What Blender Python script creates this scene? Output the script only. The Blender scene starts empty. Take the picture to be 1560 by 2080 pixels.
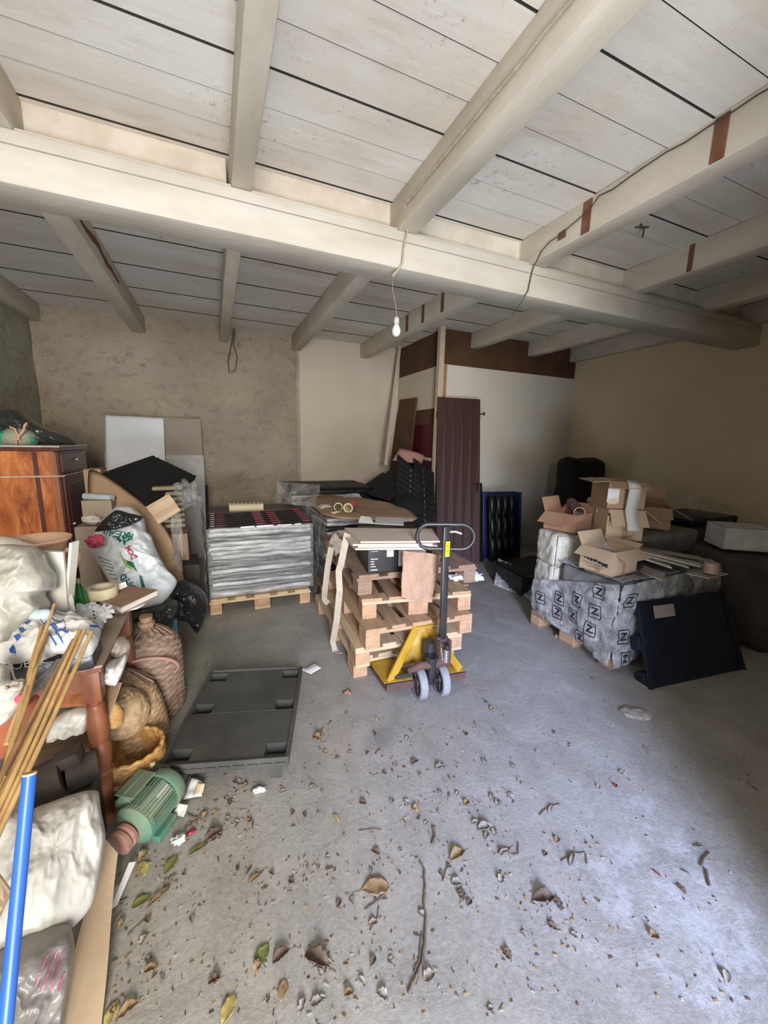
import bpy, bmesh, math, random
from mathutils import Vector, Matrix, noise, Euler
from mathutils.bvhtree import BVHTree
V = Vector
random.seed(7)
scene = bpy.context.scene
col = scene.collection

# ------------------------------------------------------------------ camera
YAW, PITCH, ROLL, FPX, EYE = 0.41183, 0.17843, -0.02236, 790.0, 1.6
_f = V((math.sin(YAW)*math.cos(PITCH), math.cos(YAW)*math.cos(PITCH), -math.sin(PITCH)))
_r = V((math.cos(YAW), -math.sin(YAW), 0)); _d = _f.cross(_r)
_c, _s = math.cos(ROLL), math.sin(ROLL)
RT, DN = _c*_r + _s*_d, -_s*_r + _c*_d
cam_data = bpy.data.cameras.new('camera'); cam = bpy.data.objects.new('camera', cam_data)
col.objects.link(cam)
cam_data.sensor_fit = 'HORIZONTAL'; cam_data.sensor_width = 36.0; cam_data.lens = FPX/1560*36.0
cam_data.clip_start = 0.05; cam_data.clip_end = 100
mw = Matrix.Identity(4)
for i in range(3):
    mw[i][0] = RT[i]; mw[i][1] = -DN[i]; mw[i][2] = -_f[i]
mw[2][3] = EYE
cam.matrix_world = mw
scene.camera = cam

def ray(px, py): return RT*((px-780)/FPX) + DN*((py-1040)/FPX) + _f
def at(px, py, x=None, y=None, z=None):
    """world point seen at a pixel of the photograph on a plane x=, y= or z="""
    d = ray(px, py)
    if x is not None: t = x/d.x
    elif y is not None: t = y/d.y
    else: t = (z-EYE)/d.z
    return V((0, 0, EYE)) + d*t

# ------------------------------------------------------------------ light
scene.view_settings.view_transform = 'Standard'
scene.view_settings.look = 'None'
scene.view_settings.gamma = 1.0
scene.view_settings.exposure = 0.62
scene.view_settings.use_curve_mapping = False
world = bpy.data.worlds.new('world'); scene.world = world; world.use_nodes = True
wn = world.node_tree.nodes; wl = world.node_tree.links
wn['Background'].inputs['Color'].default_value = (0.80, 0.88, 1.0, 1)
wn['Background'].inputs['Strength'].default_value = 0.3

def area(name, loc, target, sx, sy, power, color, spread=180):
    l = bpy.data.lights.new(name, 'AREA'); l.shape = 'RECTANGLE'; l.size = sx; l.size_y = sy
    l.energy = power; l.color = color; l.spread = math.radians(spread)
    o = bpy.data.objects.new(name, l); col.objects.link(o); o.location = loc
    o.rotation_euler = (V(target)-V(loc)).to_track_quat('-Z', 'Y').to_euler()
    return o
# daylight coming through the open doorway behind the viewer: open sky and the bright yard
area('daylight_sky', (-0.10, -2.6, 2.35), (1.75, 1.15, 0.0), .9, 1.2, 17, (0.22, 0.40, 1.0), 44)
area('daylight_yard', (-0.35, -3.0, 2.15), (-0.1, 2.5, 0.4), 1.1, 1.7, 205, (1.0, 0.94, 0.84))
area('daylight_yard_bounce', (0.15, -1.7, 0.12), (1.0, 1.5, 3.1), 1.3, 1.2, 165, (0.88, 0.93, 1.0))

# ------------------------------------------------------------------ materials
def _n(nt, t, **kw):
    n = nt.nodes.new(t)
    for k, v in kw.items(): setattr(n, k, v)
    return n
def ramp(nt, fac, stops):
    r = _n(nt, 'ShaderNodeValToRGB'); cr = r.color_ramp
    while len(cr.elements) < len(stops): cr.elements.new(0.5)
    for e, (p, c) in zip(cr.elements, stops):
        e.position = p; e.color = (c[0], c[1], c[2], 1) if not isinstance(c, (int, float)) else (c, c, c, 1)
    nt.links.new(fac, r.inputs['Fac']); return r.outputs['Color']
def tex(nt, co, scale=5, detail=4, rough=.55, stretch=None, kind='noise', dist=0.0):
    if stretch:
        m = _n(nt, 'ShaderNodeMapping'); nt.links.new(co, m.inputs['Vector']); m.inputs['Scale'].default_value = stretch; co = m.outputs['Vector']
    if kind == 'noise':
        t = _n(nt, 'ShaderNodeTexNoise'); t.inputs['Scale'].default_value = scale; t.inputs['Detail'].default_value = detail
        t.inputs['Roughness'].default_value = rough; t.inputs['Distortion'].default_value = dist
        nt.links.new(co, t.inputs['Vector']); return t.outputs['Fac']
    if kind == 'voronoi':
        t = _n(nt, 'ShaderNodeTexVoronoi'); t.inputs['Scale'].default_value = scale
        nt.links.new(co, t.inputs['Vector']); return t.outputs['Distance']
    t = _n(nt, 'ShaderNodeTexWave'); t.inputs['Scale'].default_value = scale; t.inputs['Distortion'].default_value = dist
    t.inputs['Detail'].default_value = detail; t.bands_direction = kind; nt.links.new(co, t.inputs['Vector']); return t.outputs['Fac']
def mixc(nt, fac, a, b, mode='MIX'):
    m = _n(nt, 'ShaderNodeMix', data_type='RGBA', blend_type=mode)
    for s, v in ((0, fac), (6, a), (7, b)):
        if isinstance(v, (int, float)): m.inputs[s].default_value = v
        elif isinstance(v, tuple): m.inputs[s].default_value = (*v[:3], 1)
        else: nt.links.new(v, m.inputs[s])
    return m.outputs[2]
def math_(nt, op, a, b=0.0):
    m = _n(nt, 'ShaderNodeMath', operation=op)
    for s, v in ((0, a), (1, b)):
        if isinstance(v, (int, float)): m.inputs[s].default_value = v
        else: nt.links.new(v, m.inputs[s])
    return m.outputs[0]
def newmat(name):
    m = bpy.data.materials.new(name); m.use_nodes = True
    nt = m.node_tree; b = nt.nodes['Principled BSDF']
    tc = _n(nt, 'ShaderNodeTexCoord')
    return m, nt, b, tc.outputs['Object']
def bump(nt, b, h, strength=.3, dist=.01):
    n = _n(nt, 'ShaderNodeBump'); n.inputs['Strength'].default_value = strength; n.inputs['Distance'].default_value = dist
    nt.links.new(h, n.inputs['Height']); nt.links.new(n.outputs['Normal'], b.inputs['Normal'])
M = {}
def mat(name, c1, c2=None, scale=6, rough=.7, bs=.25, bd=.004, bscale=None, metal=0, stretch=None, spec=.5, detail=5, coat=0, stops=(.35, .65), trans=0):
    m, nt, b, co = newmat(name)
    c2 = c2 or tuple(min(1, x*.78) for x in c1)
    f = tex(nt, co, scale, detail, .6, stretch)
    nt.links.new(ramp(nt, f, [(stops[0], c2), (stops[1], c1)]), b.inputs['Base Color'])
    b.inputs['Roughness'].default_value = rough; b.inputs['Metallic'].default_value = metal
    b.inputs['Specular IOR Level'].default_value = spec; b.inputs['Coat Weight'].default_value = coat
    b.inputs['Transmission Weight'].default_value = trans
    if bs: bump(nt, b, tex(nt, co, bscale or scale*3, 4, .6, stretch), bs, bd)
    M[name] = m; return m

def board_ceiling():
    m, nt, b, co = newmat('limewashed_boards')
    s = _n(nt, 'ShaderNodeSeparateXYZ'); nt.links.new(co, s.inputs[0])
    base = ramp(nt, tex(nt, co, .9, 5, .6), [(.35, (.62, .56, .47)), (.65, (.78, .77, .75))])
    brd = math_(nt, 'FLOOR', math_(nt, 'MULTIPLY', s.outputs['Y'], 1/.205))
    wn_ = _n(nt, 'ShaderNodeTexWhiteNoise', noise_dimensions='1D'); nt.links.new(brd, wn_.inputs['W'])
    base = mixc(nt, .28, base, ramp(nt, wn_.outputs['Value'], [(0, (.60, .54, .45)), (1, (.82, .82, .83))]))
    grain = tex(nt, co, 2.2, 7, .7, (1, 7, 1), dist=.5)
    base = mixc(nt, .16, base, ramp(nt, grain, [(.3, (.55, .50, .42)), (.55, (1, 1, 1))]), 'MULTIPLY')
    base = mixc(nt, math_(nt, 'MULTIPLY', ramp(nt, tex(nt, co, 1.7, 6, .7, (1, 3, 1)), [(.56, 0.0), (.70, 1.0)]), .35), base, (.42, .35, .28))
    fr = math_(nt, 'ABSOLUTE', math_(nt, 'SUBTRACT', math_(nt, 'FRACT', math_(nt, 'MULTIPLY', s.outputs['Y'], 1/.205)), .5))
    # peeled specks
    sp = tex(nt, co, 26, 5, .75); big = tex(nt, co, 1.3, 3, .6)
    spk = math_(nt, 'MULTIPLY', ramp(nt, sp, [(.57, 0.0), (.63, 1.0)]), ramp(nt, big, [(.50, 0.0), (.62, 1.0)]))
    base = mixc(nt, math_(nt, 'MULTIPLY', spk, .6), base, (.20, .17, .14))
    nt.links.new(base, b.inputs['Base Color']); b.inputs['Roughness'].default_value = .85
    h = math_(nt, 'ADD', grain, math_(nt, 'MULTIPLY', sp, .6)); bump(nt, b, h, .35, .004)
    return m
def plaster(name, c1, c2, amt, dirt=(.30, .25, .19), sc=1.0, split=False, rough_d=.03):
    m, nt, b, co = newmat(name)
    f1 = tex(nt, co, .9*sc, 6, .6); base = ramp(nt, f1, [(.35, c2), (.65, c1)])
    f2 = tex(nt, co, 8*sc, 7, .72, (1, 1, 1.3)); vor = tex(nt, co, 2.4*sc, 5, .7, (1, 1, 1.7), dist=1.2)
    if split:
        s = _n(nt, 'ShaderNodeSeparateXYZ'); nt.links.new(co, s.inputs[0])
        mk = ramp(nt, math_(nt, 'ADD', s.outputs['X'], math_(nt, 'MULTIPLY', f2, .06)), [(.0, 1.0), (1.0, 1.0)])
        n = _n(nt, 'ShaderNodeMapRange'); n.inputs['From Min'].default_value = 1.16; n.inputs['From Max'].default_value = 1.24
        n.inputs['To Min'].default_value = 1; n.inputs['To Max'].default_value = 0; nt.links.new(s.outputs['X'], n.inputs['Value']); mk = n.outputs['Result']
        base = mixc(nt, mk, (.60, .53, .43), base)
    else: mk = 1.0
    d = math_(nt, 'MULTIPLY', ramp(nt, f2, [(.50, 0.0), (.64, 1.0)]), ramp(nt, vor, [(.42, 0.0), (.56, 1.0)]))
    base = mixc(nt, math_(nt, 'MULTIPLY', math_(nt, 'MULTIPLY', d, mk), amt), base, dirt)
    nt.links.new(base, b.inputs['Base Color']); b.inputs['Roughness'].default_value = .92; b.inputs['Specular IOR Level'].default_value = .2
    h = math_(nt, 'ADD', math_(nt, 'MULTIPLY', math_(nt, 'MULTIPLY', math_(nt, 'ADD', f2, vor), mk), 1.0), math_(nt, 'MULTIPLY', tex(nt, co, 30, 3), .08))
    bump(nt, b, h, 1.0, rough_d*1.8)
    return m
def concrete():
    m, nt, b, co = newmat('worn_concrete')
    a = tex(nt, co, .8, 7, .6); c = tex(nt, co, 4.5, 8, .68, dist=.6); g = tex(nt, co, 60, 4, .7)
    base = ramp(nt, a, [(.32, (.26, .24, .20)), (.5, (.355, .335, .295)), (.68, (.46, .44, .39))])
    base = mixc(nt, .55, base, ramp(nt, c, [(.3, (.18, .172, .15)), (.5, (.34, .325, .295)), (.72, (.52, .505, .47))]))
    base = mixc(nt, .35, base, ramp(nt, g, [(.3, (.18, .17, .15)), (.7, (.46, .45, .42))]))
    # flaking whitish laitance patch and darker oil marks with shapes of their own
    s = _n(nt, 'ShaderNodeSeparateXYZ'); nt.links.new(co, s.inputs[0])
    def blob(x, y, r, soft, sc, am):
        dx = math_(nt, 'SUBTRACT', s.outputs['X'], x); dy = math_(nt, 'SUBTRACT', s.outputs['Y'], y)
        dd = math_(nt, 'SQRT', math_(nt, 'ADD', math_(nt, 'MULTIPLY', dx, dx), math_(nt, 'MULTIPLY', dy, dy)))
        dd = math_(nt, 'ADD', dd, math_(nt, 'MULTIPLY', math_(nt, 'SUBTRACT', tex(nt, co, sc, 7, .7), .5), am))
        n = _n(nt, 'ShaderNodeMapRange'); n.inputs['From Min'].default_value = r-soft; n.inputs['From Max'].default_value = r+soft
        n.inputs['To Min'].default_value = 1; n.inputs['To Max'].default_value = 0; nt.links.new(dd, n.inputs['Value']); return n.outputs['Result']
    flake = math_(nt, 'MULTIPLY', blob(1.5, .62, .30, .05, 3.2, 1.1), ramp(nt, tex(nt, co, 8, 8, .8), [(.47, 0.0), (.57, 1.0)]))
    base = mixc(nt, math_(nt, 'MULTIPLY', flake, .5), base, (.56, .56, .56))
    base = mixc(nt, math_(nt, 'MULTIPLY', blob(.75, 1.72, .07, .05, 8, .12), .5), base, (.11, .105, .10))
    base = mixc(nt, math_(nt, 'MULTIPLY', blob(.55, 1.75, .13, .04, 9, .2), .35), base, (.42, .35, .31))
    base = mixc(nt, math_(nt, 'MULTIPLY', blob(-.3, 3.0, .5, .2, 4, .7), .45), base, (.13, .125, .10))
    sc = tex(nt, co, 2, 6, .7, (6, 1, 1)); base = mixc(nt, math_(nt, 'MULTIPLY', ramp(nt, sc, [(.60, 0.0), (.64, 1.0)]), .16), base, (.5, .49, .47))
    nt.links.new(base, b.inputs['Base Color'])
    nt.links.new(ramp(nt, c, [(.3, .62), (.7, .85)]), b.inputs['Roughness']); b.inputs['Specular IOR Level'].default_value = .3
    bump(nt, b, math_(nt, 'ADD', math_(nt, 'MULTIPLY', c, 1.0), math_(nt, 'MULTIPLY', g, .25)), .55, .012)
    return m
def film(name, tint=(.8, .8, .8), alpha=.45, sc=9, stretch=(1, 1, 4), rough=.12, bd=.02):
    m, nt, b, co = newmat(name)
    b.inputs['Base Color'].default_value = (*tint, 1); b.inputs['Roughness'].default_value = rough
    b.inputs['Specular IOR Level'].default_value = 1.0
    h = tex(nt, co, sc, 7, .68, stretch, dist=.8)
    nt.links.new(ramp(nt, tex(nt, co, sc*1.3, 6, .7, stretch), [(.40, alpha*.45), (.62, min(1, alpha*1.7))]), b.inputs['Alpha'])
    bump(nt, b, h, 1.0, bd); return m
def wood_flame():
    m, nt, b, co = newmat('flame_walnut')
    w = tex(nt, co, 2.2, 7, .62, (3.2, 3.2, 1.1), dist=1.6)
    base = ramp(nt, w, [(.30, (.16, .040, .012)), (.45, (.40, .125, .035)), (.56, (.58, .22, .065)), (.7, (.70, .33, .11))])
    g = tex(nt, co, 8, 4, .6, (9, 9, 1)); base = mixc(nt, .25, base, ramp(nt, g, [(.35, (.25, .08, .02)), (.65, (.75, .35, .14))]), 'OVERLAY')
    nt.links.new(base, b.inputs['Base Color']); b.inputs['Roughness'].default_value = .38
    bump(nt, b, g, .1, .001); return m
def woodm(name, c1, c2, axis='x', rough=.75, sc=5, bs=.35):
    st = {'x': (1, 9, 9), 'y': (9, 1, 9), 'z': (9, 9, 1)}[axis]
    return mat(name, c1, c2, scale=sc, stretch=st, rough=rough, bs=bs, bd=.002, bscale=sc*1.6, stops=(.32, .68))

M['ceiling'] = board_ceiling()
M['plaster_back'] = plaster('rough_lime_plaster', (.56, .475, .375), (.42, .35, .27), .75, split=True)
M['plaster_left'] = plaster('rough_grey_plaster', (.47, .45, .37), (.36, .34, .28), .7)
M['plaster_right'] = plaster('smooth_cream_render', (.80, .70, .50), (.74, .63, .44), .08, rough_d=.004)
M['concrete'] = concrete()
mat('limewashed_beam', (.58, .55, .49), (.49, .45, .385), 2.2, .85, .4, .004, 12, stretch=(1, 3, 3))
mat('joist_paint', (.68, .63, .54), (.56, .51, .42), 2.0, .85, .4, .004, 12, stretch=(3, 1, 3))
mat('filler_board', (.64, .56, .47), (.52, .44, .36), 5, .9, .4, .004, 20)
mat('bare_wood_patch', (.22, .10, .06), (.15, .06, .035), 12, .9, .3, .002)
mat('gap_shade', (.03, .025, .02), None, 5, .95, 0)
mat('brown_panel', (.105, .052, .024), (.075, .036, .017), 3, .9, .2, .001, 60)
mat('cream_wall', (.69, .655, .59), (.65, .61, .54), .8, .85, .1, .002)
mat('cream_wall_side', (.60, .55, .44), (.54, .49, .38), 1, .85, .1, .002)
mat('post_wood', (.60, .50, .40), (.50, .40, .31), 6, .8, .3, .002, stretch=(6, 6, 1))
mat('maroon_board', (.10, .008, .018), (.07, .006, .012), 4, .55, .1)
woodm('shutter_brown', (.058, .022, .019), (.045, .017, .015), 'z', .7, 3, .1)
mat('iron', (.05, .045, .045), (.03, .025, .025), 20, .55, .3, .001, metal=.8)
mat('shelf_grey', (.45, .42, .38), None, 6, .8)
M['flame'] = wood_flame()
woodm('dark_walnut', (.135, .040, .028), (.075, .022, .017), 'z', .32)
woodm('walnut_trim', (.42, .16, .065), (.26, .08, .03), 'z', .35)
woodm('table_wood', (.30, .105, .045), (.17, .055, .028), 'z', .45)
mat('marble', (.62, .56, .52), (.45, .38, .34), 6, .4)
mat('brass', (.62, .55, .45), None, 20, .35, .1, metal=.9)
mat('jute', (.72, .56, .40), (.55, .41, .28), 60, .9, .5, .002)
mat('orange_cord', (.75, .45, .25), None, 60, .8)
mat('kraft', (.42, .28, .17), (.36, .23, .14), 5, .85, .2, .001, 40)
mat('kraft_light', (.56, .42, .28), (.50, .37, .24), 5, .85, .2, .001, 40)
mat('kraft_grey', (.42, .34, .26), (.36, .29, .22), 5, .85, .2, .001, 40)
mat('kraft_red', (.42, .24, .15), (.34, .18, .11), 5, .85, .2, .001, 40)
mat('carton_edge', (.68, .56, .43), None, 80, .85, .3, .001)
mat('pale_card', (.62, .53, .45), (.57, .48, .40), 4, .85, .1)
mat('paper_white', (.62, .61, .59), (.55, .54, .52), 8, .8, .2, .001, 40)
mat('foam_white', (.66, .65, .60), (.60, .59, .54), 6, .8, .2, .001, 60)
mat('sheet_cloth', (.80, .83, .88), (.72, .75, .80), 3, .85, .3, .004, 14)
mat('grey_brown_board', (.34, .29, .25), (.30, .25, .215), 5, .85, .1)
mat('pale_grey_board', (.46, .45, .43), (.38, .37, .36), 7, .85, .2)
mat('black_plastic', (.012, .012, .014), (.007, .007, .009), 20, .38, .15, .001)
mat('dusty_black_plastic', (.085, .085, .078), (.040, .040, .038), 3.5, .6, .3, .001, 30, stops=(.3, .7))
mat('matt_black', (.006, .006, .007), None, 20, .8, .3, .004, 30)
mat('navy_plastic', (.005, .010, .026), (.003, .006, .015), 10, .5, .1)
mat('blue_plastic', (.008, .026, .095), (.006, .02, .07), 8, .45, .1)
mat('bin_bag', (.018, .019, .022), (.010, .010, .012), 9, .22, 1.0, .02, 12)
mat('smoky_bag', (.05, .055, .055), (.03, .033, .033), 6, .15, .8, .015, 8)
mat('white_bag', (.72, .77, .82), (.64, .69, .73), 4, .42, .6, .01, 9)
mat('translucent_bag', (.52, .505, .455), (.42, .405, .35), 4, .3, .8, .015, 8)
mat('sack_weave', (.52, .50, .46), (.42, .395, .35), 5, .8, .5, .006, 14, stops=(.3, .6))
mat('grey_bag', (.30, .28, .26), (.20, .185, .17), 5, .35, .8, .012, 8)
mat('pink_print', (.50, .09, .20), (.60, .30, .38), 9, .35, .5, .008)
mat('terracotta', (.62, .40, .28), (.50, .30, .20), 6, .8, .3, .002)
mat('red_clay', (.42, .13, .06), (.30, .09, .045), 6, .6, .2)
mat('masking_tape', (.66, .58, .38), (.60, .52, .34), 10, .6, .1)
mat('tape_core', (.60, .52, .40), None, 10, .7)
m = mat('green_glass', (.02, .24, .05), (.015, .18, .04), 5, .05, 0); m.node_tree.nodes['Principled BSDF'].inputs['Coat Weight'].default_value = .6
mat('cap', (.72, .62, .38), None, 10, .35, 0, metal=.5)
mat('bowl_glass', (.42, .44, .33), (.33, .36, .27), 4, .12, .1)
mat('green_net', (.02, .38, .25), (.015, .26, .17), 40, .6, .6, .003)
mat('bamboo', (.54, .36, .155), (.40, .235, .09), 9, .5, .3, .001, stretch=(2, 2, 1))
mat('bamboo_dark', (.36, .21, .10), (.25, .14, .07), 9, .55, .3, .001)
mat('blue_pole', (.022, .11, .47), (.02, .09, .40), 5, .35, .05)
mat('wicker_grey', (.36, .26, .19), (.17, .11, .075), 16, .85, .7, .004, 50, stretch=(1, 1, 4))
mat('wicker_straw', (.56, .40, .23), (.34, .22, .115), 28, .75, .6, .003, 60)
mat('wicker_gold', (.62, .37, .13), (.38, .20, .06), 28, .65, .5, .003, 60)
mat('cork', (.42, .27, .17), (.26, .15, .09), 30, .9, .4)
mat('motor_green', (.07, .20, .14), (.17, .21, .14), 6, .65, .3, .001, 30, stops=(.42, .60))
mat('motor_dust', (.27, .28, .19), (.14, .24, .17), 5, .8, .3, .001, 30)
mat('motor_dark', (.05, .06, .05), None, 8, .6)
mat('pulley_rust', (.36, .20, .15), (.25, .12, .085), 20, .75, .4)
mat('dark_machine', (.075, .062, .052), (.04, .034, .03), 9, .75, .5)
mat('fringe_cardboard', (.46, .335, .215), (.41, .295, .185), 4, .85, .15, .001, 40)
woodm('pallet_wood_y', (.52, .345, .20), (.36, .225, .135), 'y', .85)
woodm('pallet_wood_x', (.55, .37, .22), (.38, .24, .145), 'x', .85)
woodm('pallet_pale_y', (.62, .47, .29), (.50, .355, .21), 'y', .85)
woodm('pallet_pale_x', (.64, .50, .32), (.50, .37, .23), 'x', .85)
mat('pallet_block', (.56, .35, .21), (.40, .235, .14), 14, .9, .4, .002)
woodm('pallet_dark_y', (.36, .245, .17), (.23, .155, .11), 'y', .9)
woodm('pallet_dark_x', (.36, .245, .17), (.23, .155, .11), 'x', .9)
mat('jack_yellow', (.50, .30, .03), (.38, .215, .025), 7, .45, .15, .001, stops=(.25, .5))
mat('jack_rust', (.115, .06, .05), (.07, .04, .036), 14, .8, .5, .002)
mat('jack_black', (.035, .037, .04), (.02, .02, .022), 12, .35, .1)
mat('wheel_tread', (.27, .28, .30), (.22, .23, .25), 12, .6, .1)
mat('wheel_hub', (.06, .055, .055), (.035, .03, .03), 16, .6, .2)
mat('spring_steel', (.6, .6, .6), None, 10, .35, 0, metal=.6)
mat('sticker_yellow', (.80, .74, .02), None, 10, .5, 0)
mat('ink_black', (.025, .026, .028), None, 10, .6, 0)
mat('ink_red', (.55, .03, .07), None, 10, .5, 0)
mat('ink_blue', (.02, .10, .45), None, 10, .5, 0)
mat('ink_green', (.01, .17, .12), None, 10, .5, 0)
mat('ink_lime', (.30, .48, .05), None, 10, .5, 0)
mat('label_white', (.80, .80, .82), None, 10, .5, 0)
mat('strap_web', (.55, .49, .40), (.48, .42, .33), 30, .8, .3, .001)
mat('display_card', (.014, .012, .013), (.007, .007, .008), 8, .35, .05)
mat('layer_grey', (.72, .72, .73), (.16, .16, .17), 5, .28, .6, .006, 14, stretch=(1, 1, 6))
mat('layer_dark', (.035, .035, .038), (.015, .015, .017), 6, .3, .6, .006, 14)
mat('label_pink', (.74, .12, .19), (.50, .07, .12), 10, .4, 0)
M['film'] = film('stretch_film', (.85, .86, .88), .13, 4, (.6, 1, 9), .08)
M['film_loose'] = film('loose_film', (.62, .60, .58), .19, 6, (1, 1, 1), .15)
M['film_print'] = film('printed_wrap', (.55, .56, .575), .70, 8, (1, 1, 1), .16, .03)
mat('wrap_under', (.24, .24, .235), (.11, .11, .11), 6, .5, .5, .01)
mat('cellulose', (.66, .64, .56), (.50, .47, .40), 6, .6, .8, .012, 16)
mat('kapok', (.76, .74, .66), (.55, .52, .44), 9, .45, .7, .01, 14)
mat('plank_grey', (.52, .48, .42), (.38, .34, .29), 6, .5, .3)
mat('dark_bulk', (.075, .06, .05), (.045, .036, .03), 5, .7, .5, .01)
mat('smoky_film', (.20, .19, .18), (.13, .125, .12), 5, .3, .8, .015)
mat('light_bluebox', (.10, .38, .55), (.08, .30, .45), 7, .4, .1)
mat('pale_blue', (.55, .66, .74), None, 7, .5, .1)
mat('crumple_paper', (.56, .50, .44), (.42, .36, .30), 12, .85, .8, .006, 30)
mat('kraft_bag', (.46, .30, .21), (.38, .235, .16), 8, .8, .7, .006, 30)
mat('leaf_tan', (.36, .25, .125), (.20, .13, .07), 30, .8, .4, .001)
mat('leaf_brown', (.17, .115, .08), (.085, .055, .04), 30, .85, .4, .001)
mat('leaf_pale', (.38, .34, .285), (.20, .175, .145), 30, .85, .4, .001)
mat('leaf_yellow', (.48, .40, .14), (.34, .26, .09), 30, .7, .3, .001)
mat('leaf_green', (.19, .22, .06), (.12, .13, .035), 30, .6, .3, .001)
mat('leaf_red', (.26, .06, .04), (.18, .04, .03), 30, .8, .3, .001)
mat('twig', (.20, .15, .115), (.12, .09, .07), 40, .9, .5, .001)
mat('cable_beige', (.46, .40, .32), (.34, .28, .22), 30, .8, .3, .001)
mat('cable_dark', (.07, .055, .045), None, 30, .8, .1)
mat('bulb_glass', (.82, .82, .80), None, 5, .12, 0)
mat('socket_white', (.66, .64, .60), None, 5, .4, 0)
mat('book_brown', (.34, .22, .16), (.29, .185, .13), 5, .7, .1)
mat('pages', (.74, .70, .62), (.62, .58, .50), 60, .8, .3, .001, stretch=(1, 1, 6))
mat('pipe_wrap', (.62, .45, .37), (.45, .30, .24), 12, .5, .1)
mat('gear_white', (.62, .62, .60), (.50, .50, .48), 12, .5, .2)
mat('egg_tray', (.38, .34, .22), (.27, .235, .15), 9, .8, .3)
mat('pink_card', (.42, .23, .19), (.36, .19, .16), 5, .85, .1)

# ------------------------------------------------------------------ object helpers
def setp(o, label=None, cat=None, group=None, kind=None):
    if label: o['label'] = label
    if cat: o['category'] = cat
    if group: o['group'] = group
    if kind: o['kind'] = kind
    return o
def thing(name, label, cat, loc=(0, 0, 0), rz=0, group=None):
    o = bpy.data.objects.new(name, None); col.objects.link(o); o.empty_display_size = .1
    o.location = loc; o.rotation_euler = (0, 0, rz); o['_inv'] = 0
    del o['_inv']
    return setp(o, label, cat, group)
def tmat(o): return Matrix.Translation(o.location) @ o.rotation_euler.to_matrix().to_4x4()
def rot(rx=0, ry=0, rz=0): return Euler((rx, ry, rz)).to_matrix().to_4x4()
R = math.radians

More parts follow.
